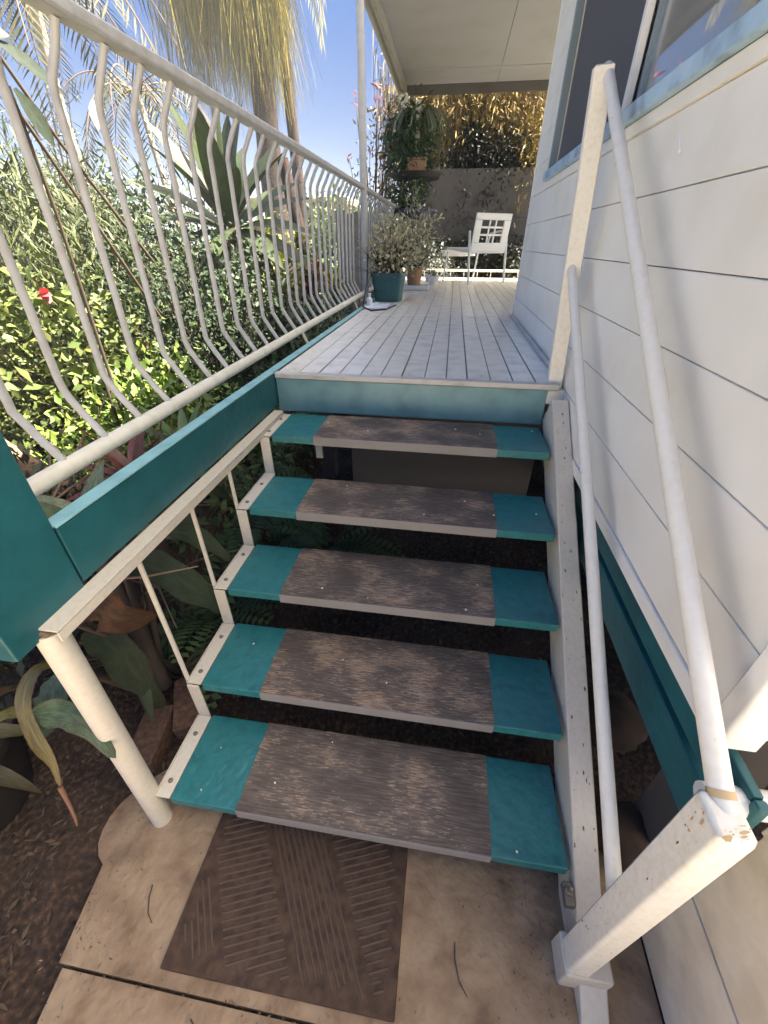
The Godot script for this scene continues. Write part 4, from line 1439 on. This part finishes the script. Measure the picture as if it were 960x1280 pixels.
	# --- slender palms
	var specs := [[Vector3(-5.3, 0, -8.6), 3.6, 0.5, "slender grey palm with ragged drooping fronds left of the golden palm"], [Vector3(-4.3, 0, -5.6), 3.9, -0.4, "leaning thin stemmed palm nearest the left edge, fronds out of the top"], [Vector3(-6.6, 0, -8.4), 4.8, 0.2, "tallest thin palm behind the near shrubs at upper left"]]
	for q in specs:
		var sp := thing("slender_palm", q[3], "palm tree", q[0], "slender palms at the left")
		var tk := G.new()
		tk.tube([Vector3(q[2], 0, 0), Vector3(q[2] * 0.4, q[1] * 0.5, 0), Vector3(0, q[1], 0)], [0.07, 0.05, 0.045], 8, false)
		part("trunk", tk, M.pale_bark, sp)
		var cr := G.new()
		var rb := G.new()
		for i in 11:
			var a: float = TAU * i / 11 + q[1]
			frond(cr, rb, Vector3(0, q[1], 0), Vector3(cos(a), 0.5 + 0.5 * (i % 2), sin(a)), 1.7, 2.6, 0.32, 0.022, Color(0.04, 0.05, 0.02), Color(0.12, 0.10, 0.05), 0.7)
		part("crown", cr, M.dry, sp, "", true)
		part("frond_ribs", rb, M.twig, sp, "", true)
	# a pale green airy tree behind, with thin bare branches
	for q in [[Vector3(-3.5, 0.2, -6.4), 2.2, "thin airy sapling with fine dark twigs against the sky behind the bars"], [Vector3(-5.6, 0.2, -6.6), 2.8, "taller airy sapling with sparse small leaves at the upper left"]]:
		var tr := thing("airy_sapling", q[2], "sapling", q[0], "airy saplings")
		var b := G.new()
		var lf := G.new()
		for i in 9:
			var tip := Vector3(rng.randf_range(-0.7, 0.7), q[1] * rng.randf_range(0.8, 1.25), rng.randf_range(-0.7, 0.7))
			var mid := Vector3(tip.x * 0.35, tip.y * 0.55, tip.z * 0.35)
			b.tube([Vector3(0, 0, 0), mid, tip], [0.025, 0.013, 0.004], 5, false)
			for j in 8:
				var s := mid.lerp(tip, rng.randf_range(0.2, 1.0))
				var e := s + (rdir() + Vector3.UP * 0.4) * 0.22
				b.tube([s, e], [0.005, 0.002], 4, false)
				for k in 7:
					lf.col = vary(Color(0.09, 0.13, 0.06), Color(0.2, 0.22, 0.12))
					lf.leaf(s.lerp(e, rng.randf_range(0.3, 1.0)), rdir(), rdir(), 0.06, 0.018)
		part("branch", b, M.twig_dark, tr)
		part("foliage", lf, M.leaf, tr, "", true)
	# --- big oval leaves at the upper left corner
	var ov := thing("oval_leaf_plant", "plant with big oval grey green leaves on thin stems at the upper left corner", "plant", Vector3(-1.75, 0.1, -1.9))
	var o := -ov.position
	var leaves := [[Vector3(-1.72, 2.20, -1.78), Vector3(0.12, 0.02, -0.13), 0.17, 0.085], [Vector3(-1.62, 2.175, -1.84), Vector3(0.03, -0.07, -0.26), 0.27, 0.075], [Vector3(-1.62, 2.06, -1.86), Vector3(0.02, -0.13, -0.08), 0.17, 0.07], [Vector3(-1.60, 2.11, -2.25), Vector3(0.02, -0.1, 0.05), 0.12, 0.05], [Vector3(-1.7, 1.96, -1.70), Vector3(0.1, 0.08, 0.1), 0.16, 0.07]]
	for q in leaves:
		big_leaf(ov, o + q[0], q[1], q[2], q[3], 0.25, Color(0.03, 0.045, 0.028), M.leaf_gloss, (Vector3(0.75, 0.5, 0.45)).normalized(), "", 0.62)
	var stg := G.new()
	for q in [[Vector3(-1.7, 2.6, -1.7), Vector3(-1.72, 2.18, -1.85), Vector3(-1.8, 1.2, -2.6)], [Vector3(-1.75, 2.5, -1.75), Vector3(-1.7, 1.95, -2.1), Vector3(-1.75, 1.5, -2.6)], [Vector3(-1.62, 2.06, -1.84), Vector3(-1.75, 1.7, -2.0), Vector3(-1.75, 0.1, -1.95)], [Vector3(-1.62, 2.17, -1.82), Vector3(-1.7, 2.0, -1.9), Vector3(-1.75, 0.1, -1.9)]]:
		stg.tube([o + q[0], o + q[1], o + q[2]], [0.006, 0.007, 0.009], 6, false)
	part("stem", stg, M.twig_dark, ov)
	# --- log and tangle of twigs, bromeliads by the beam
	var lg := thing("fallen_log", "weathered brown log slanting up behind the first bars", "log", Vector3(-1.6, 0.5, -1.25))
	var lgm := G.new()
	lgm.tube([Vector3(-0.6, 0.62, -0.12), Vector3(-0.25, 0.36, -0.1), Vector3(0.08, 0.05, -0.15), Vector3(0.2, -0.35, -0.2)], [0.045, 0.05, 0.045, 0.04], 12)
	part("trunk", lgm, M.bark, lg)
	var tw := thing("twig_tangle", "tangle of bare brown twigs between the bottom rail and the teal beam", "twigs", Vector3(-1.2, 0.5, -1.15))
	var twg := G.new()
	for i in 120:
		var a := Vector3(rng.randf_range(-0.35, 0.15), rng.randf_range(-0.2, 0.35), rng.randf_range(-0.6, 0.35))
		var d := (rdir() + Vector3(0, 0.5, 0)).normalized() * rng.randf_range(0.15, 0.4)
		twg.tube([a, a + d * 0.5 + rdir() * 0.03, a + d], [0.005, 0.004, 0.002], 5, false)
	part("twigs", twg, M.twig, tw, "", true)
	var ugr := thing("undergrowth", "dim brown green undergrowth behind the first bars, above the twigs", "shrub", Vector3(-1.55, 0.1, -1.05))
	bush(ugr, Vector3.ZERO, Vector3(0, 0.45, 0), Vector3(0.33, 0.4, 0.55), 150, 16, 0.055, 0.022, Color(0.016, 0.024, 0.009), Color(0.06, 0.05, 0.022), 0.08, 0.3)
	var bs := [[Vector3(-1.12, 0.83, -1.22), 16, 0.26, 0.045, Color(0.22, 0.03, 0.03), Color(0.10, 0.06, 0.03), "dark red bromeliad between the bottom rail and the teal beam"], [Vector3(-1.06, 0.84, -0.90), 14, 0.24, 0.085, Color(0.22, 0.27, 0.17), Color(0.14, 0.2, 0.1), "pale grey green broad leaved bromeliad nearest the teal end post"], [Vector3(-1.12, 0.80, -1.55), 18, 0.28, 0.05, Color(0.05, 0.11, 0.03), Color(0.11, 0.18, 0.05), "green bromeliad beside the teal beam half way to the deck"]]
	for q in bs:
		var br := thing("bromeliad", q[6], "bromeliad", q[0], "bromeliads beside the teal beam")
		rosette(br, Vector3.ZERO, q[1], q[2], q[3], 0.15, 1.2, 0.8, q[4], q[5], M.leaf_gloss, 0.4)
		var sm := G.new()
		sm.tube([Vector3(0, -0.8, 0), Vector3(0, 0.02, 0)], [0.03, 0.025], 8, false)
		part("stem", sm, M.twig_dark, br)
	# low greenery along the beam
	var gl := thing("border_plants", "small dark green leafy border plants along the outside of the deck edge", "plants", Vector3(-1.2, 0.2, -2.6))
	bush(gl, Vector3.ZERO, Vector3(0.02, 0.25, 0), Vector3(0.22, 0.4, 1.3), 170, 16, 0.06, 0.028, Color(0.03, 0.065, 0.018), Color(0.09, 0.14, 0.035), 0.07, 0.2)
	gl.set_meta("kind", "stuff")
	var gl2 := thing("border_plants", "grey green strappy border plants outside the deck edge further along", "plants", Vector3(-1.15, 0.3, -4.6))
	bush(gl2, Vector3.ZERO, Vector3(-0.05, 0.35, 0), Vector3(0.22, 0.4, 1.2), 130, 16, 0.10, 0.016, Color(0.06, 0.09, 0.04), Color(0.14, 0.17, 0.08), 0.08, 0.1)
	gl2.set_meta("kind", "stuff")
	# ferns seen through the open risers
	var fe := G.new()
	for q in [Vector3(-0.55, 0.18, -1.75), Vector3(-0.85, 0.2, -1.55), Vector3(-0.95, 0.12, -1.2), Vector3(-0.7, 0.22, -2.1), Vector3(-0.98, 0.3, -1.85)]:
		fern(fe, q, 14, 0.42, Color(0.025, 0.055, 0.015), Color(0.06, 0.11, 0.03))
	var ft := part("fern_clump", fe, M.leaf, self)
	ft.name = numbered("fern_clump")
	tag(ft, "dark green ferns growing under the upper stairs, seen through the open risers", "fern")
	# --- strap leaf plant at the left of the stairs
	var ag := thing("strap_leaf_plant", "big strap leaved plant reaching through the low rail left of the stairs", "plant", Vector3(-1.1, 0.1, -0.95))
	o = -ag.position
	var spec := [
		[[Vector3(-0.98, 0.734, -0.874), Vector3(-0.92, 0.67, -0.942), Vector3(-0.84, 0.528, -0.992), Vector3(-0.76, 0.36, -1.043)], 0.115, Color(0.035, 0.055, 0.026), ""],
		[[Vector3(-0.95, 0.782, -0.977), Vector3(-0.90, 0.723, -1.081), Vector3(-0.85, 0.618, -1.154), Vector3(-0.80, 0.513, -1.181)], 0.075, Color(0.055, 0.085, 0.042), ""],
		[[Vector3(-1.02, 0.74, -0.93), Vector3(-0.96, 0.77, -1.03), Vector3(-0.91, 0.75, -1.12), Vector3(-0.86, 0.68, -1.2)], 0.06, Color(0.06, 0.09, 0.045), ""],
		[[Vector3(-0.84, 0.85, -0.554), Vector3(-0.86, 0.79, -0.643), Vector3(-0.89, 0.655, -0.726), Vector3(-0.93, 0.507, -0.88)], 0.10, Color(0.20, 0.105, 0.065), "dead brown leaf folded under the low rail"],
		[[Vector3(-0.95, 0.68, -0.648), Vector3(-0.93, 0.59, -0.686), Vector3(-0.91, 0.40, -0.701), Vector3(-0.90, 0.199, -0.723)], 0.105, Color(0.032, 0.05, 0.024), ""],
		[[Vector3(-1.0, 0.603, -0.599), Vector3(-1.0, 0.656, -0.535), Vector3(-0.98, 0.628, -0.46), Vector3(-0.95, 0.542, -0.42), Vector3(-0.93, 0.458, -0.405), Vector3(-0.92, 0.385, -0.38)], 0.034, Color(0.15, 0.125, 0.045), "yellowed leaf curling down with a dry tip"],
		[[Vector3(-0.98, 0.586, -0.458), Vector3(-0.92, 0.575, -0.477), Vector3(-0.855, 0.545, -0.475), Vector3(-0.765, 0.475, -0.435)], 0.07, Color(0.075, 0.12, 0.055), "green leaf hanging across the white round post"],
		[[Vector3(-1.05, 0.552, -0.571), Vector3(-1.0, 0.555, -0.536), Vector3(-0.97, 0.53, -0.471), Vector3(-0.95, 0.527, -0.428)], 0.075, Color(0.10, 0.14, 0.065), ""],
		[[Vector3(-1.10, 0.551, -0.445), Vector3(-1.08, 0.528, -0.484), Vector3(-1.05, 0.471, -0.499)], 0.03, Color(0.14, 0.14, 0.05), ""],
		[[Vector3(-1.05, 0.5, -0.8), Vector3(-1.0, 0.55, -0.75), Vector3(-0.93, 0.40, -0.72), Vector3(-0.9, 0.2, -0.66)], 0.06, Color(0.035, 0.055, 0.028), ""],
		[[Vector3(-1.1, 0.55, -1.0), Vector3(-1.05, 0.75, -1.2), Vector3(-0.98, 0.72, -1.4), Vector3(-0.93, 0.6, -1.5)], 0.08, Color(0.03, 0.05, 0.022), ""],
		[[Vector3(-1.15, 0.5, -0.9), Vector3(-1.28, 0.66, -0.85), Vector3(-1.42, 0.6, -0.75), Vector3(-1.5, 0.42, -0.7)], 0.08, Color(0.04, 0.065, 0.03), ""]]
	for q in spec:
		var lg2 := G.new()
		lg2.col = q[2]
		var moved: Array = q[0].map(func(a): return a + o)
		lg2.ribbon(moved, q[1], Vector3(0.45, 0.75, 0.5).normalized())
		part("leaf", lg2, M.leaf_gloss, ag, q[3])
		var ags := G.new()
		ags.tube([Vector3(rng.randfn() * 0.03, -0.1, rng.randfn() * 0.03), moved[0] * 0.55 + Vector3(0, 0.05, 0), moved[0]], [0.014, 0.011, 0.006], 6, false)
		part("stem", ags, M.twig_dark, ag)
	var dt := G.new()
	dt.tube([o + Vector3(-0.92, 0.39, -0.38), o + Vector3(-0.90, 0.33, -0.36), o + Vector3(-0.885, 0.30, -0.345), o + Vector3(-0.89, 0.27, -0.34)], [0.007, 0.005, 0.004, 0.002], 6)
	part("dry_tip", dt, mat(s8(120, 84, 64), 0.8), ag)
	# dark pot at the lower left corner
	var pt := thing("plant_pot", "large round black plastic pot at the lower left corner on the soil", "pot", Vector3(-1.47, 0.0, -0.40))
	var pg := G.new()
	pg.lathe([Vector2(0, 0), Vector2(0.18, 0), Vector2(0.235, 0.30), Vector2(0.252, 0.30), Vector2(0.255, 0.335), Vector2(0.238, 0.337), Vector2(0.22, 0.29), Vector2(0, 0.28)], 40, Vector3.ZERO)
	part("body", pg, M.pot_dark, pt)
	pg = G.new()
	pg.lathe([Vector2(0.222, 0.295), Vector2(0, 0.31)], 30, Vector3.ZERO)
	part("soil", pg, M.soil, pt)
	var pp := thing("tattered_pot_plant", "tattered plant with green and brown leaves in the black pot", "plant", Vector3(-1.47, 0.30, -0.40))
	rosette(pp, Vector3.ZERO, 15, 0.34, 0.06, 0.1, 1.1, 1.6, Color(0.03, 0.05, 0.018), Color(0.13, 0.085, 0.04), M.leaf_big, 0.5)
	# --- coloured foliage beyond the bars
	for q in [[Vector3(-2.05, 1.1, -6.9), Color(0.4, 0.07, 0.04), Color(0.3, 0.12, 0.05), "orange red cordyline rosette seen through the far bars"], [Vector3(-1.80, 1.0, -7.0), Color(0.55, 0.42, 0.03), Color(0.4, 0.35, 0.05), "yellow cordyline rosette seen through the far bars beside the palings"], [Vector3(-1.95, 0.95, -6.3), Color(0.12, 0.03, 0.04), Color(0.08, 0.03, 0.04), "dark purple cordyline rosette lower among the far bars"]]:
		var cd := thing("cordyline", q[3], "cordyline", q[0], "coloured cordylines")
		rosette(cd, Vector3.ZERO, 18, 0.42, 0.07, 0.1, 1.35, 0.8, q[1], q[2], M.leaf, 0.45)
		var sm := G.new()
		sm.tube([Vector3(0, -1.0, 0), Vector3(0, 0.02, 0)], [0.035, 0.025], 8, false)
		part("stem", sm, M.twig_dark, cd)
	var tt := thing("bare_trunk", "mauve grey bare tree trunk behind the far bars", "tree", Vector3(-2.35, 0.1, -7.4))
	var ttg := G.new()
	ttg.tube([Vector3(0.15, 0, 0), Vector3(0.05, 1.0, 0), Vector3(-0.1, 1.9, 0), Vector3(-0.2, 2.5, 0)], [0.13, 0.11, 0.10, 0.08], 12)
	part("trunk", ttg, mat(s8(120, 98, 96), 0.9, M.bark.albedo_texture, 1.5), tt)
	# --- amber weeping tree and hedge behind the screen
	var top2 := func(i: int) -> Array:
		var x := rng.randf_range(-1.5, 2.6)
		var y := 4.6 + rng.randfn() * 0.5 - absf(x - 0.4) * 0.12
		return [Vector3(x, y - rng.randf() * 1.0, rng.randf_range(-0.7, 0.55)), 1.0]
	weeping("amber_weeping_tree", "weeping tree with amber dry hanging foliage above the grey screen", "tree", Vector3(0.0, 0, -9.6), 1100, top2, 0.5, 1.5, 0.014, Color(0.16, 0.11, 0.04), Color(0.32, 0.24, 0.1), [Vector3(0.6, 0, -0.3), Vector3(0.5, 2.5, -0.3), Vector3(0.3, 4.8, -0.3)], [0.16, 0.12, 0.05], 0.12)
	var at := get_node("amber_weeping_tree") as Node3D
	bush(at, Vector3(0.5, 3.5, -0.3), Vector3(0.3, 3.55, 0.1), Vector3(1.7, 0.95, 0.55), 560, 28, 0.11, 0.022, Color(0.18, 0.13, 0.04), Color(0.42, 0.30, 0.10), 0.16, 1.2, M.dry, false)
	var bk := thing("golden_hedge", "dense olive gold hedge behind the amber weeping tree", "hedge", Vector3(0.6, 0, -11.0))
	bush(bk, Vector3.ZERO, Vector3(0, 3.0, 0), Vector3(2.1, 1.75, 0.6), 420, 26, 0.15, 0.07, Color(0.06, 0.05, 0.018), Color(0.17, 0.13, 0.045), 0.2, 0.5, M.dry)
	var am := thing("amber_shrub", "olive amber shrub drooping over the right of the grey screen", "shrub", Vector3(1.35, 0.5, -8.95))
	bush(am, Vector3(0.2, 0, -0.2), Vector3(0.1, 2.15, 0.1), Vector3(0.62, 0.75, 0.3), 150, 24, 0.10, 0.02, Color(0.17, 0.13, 0.032), Color(0.40, 0.29, 0.08), 0.12, 1.2)
	var dg := thing("shade_toned_conifer", "dark conifer mass above the grey screen, shade put into its leaf colour", "conifer", Vector3(0.72, 0.3, -9.15))
	bush(dg, Vector3(0, 0, 0), Vector3(-0.32, 2.05, 0.15), Vector3(0.82, 0.85, 0.3), 520, 26, 0.08, 0.032, Color(0.012, 0.015, 0.009), Color(0.028, 0.03, 0.016), 0.08, 0.6)  # leaves toned near black to stand for foliage in shadow
	var ug := thing("underscreen_plants", "green plants growing below the grey screen behind the low rail", "plants", Vector3(0.7, 0.4, -8.55))
	bush(ug, Vector3.ZERO, Vector3(0, 0.85, 0), Vector3(1.7, 0.45, 0.25), 260, 20, 0.09, 0.03, Color(0.012, 0.018, 0.008), Color(0.034, 0.038, 0.018), 0.09, 0.2)
	ug.set_meta("kind", "stuff")
	# far treeline that closes the garden
	for q in [[Vector3(-9.0, 0, -11.0), Vector3(2.2, 1.9, 2.0), "broad mid green tree far behind the left bars"], [Vector3(-8.2, 0, -6.5), Vector3(1.6, 1.7, 1.8), "olive green tree at the far left behind the feathery shrub"], [Vector3(-3.4, 0, -13.5), Vector3(1.4, 1.3, 1.2), "small green tree behind the pale far building"]]:
		var ft2 := thing("garden_tree", q[2], "tree", q[0], "trees closing the garden")
		bush(ft2, Vector3.ZERO, Vector3(0, 1.2, 0), q[1], 240, 26, 0.16, 0.08, Color(0.05, 0.085, 0.025), Color(0.13, 0.17, 0.05), 0.3, 0.2, null, false)
		var tk := G.new()
		tk.tube([Vector3(0, -0.2, 0), Vector3(0.05, 1.0, 0), Vector3(0, 2.2, 0.1)], [0.14, 0.1, 0.05], 8, false)
		part("trunk", tk, M.bark, ft2)
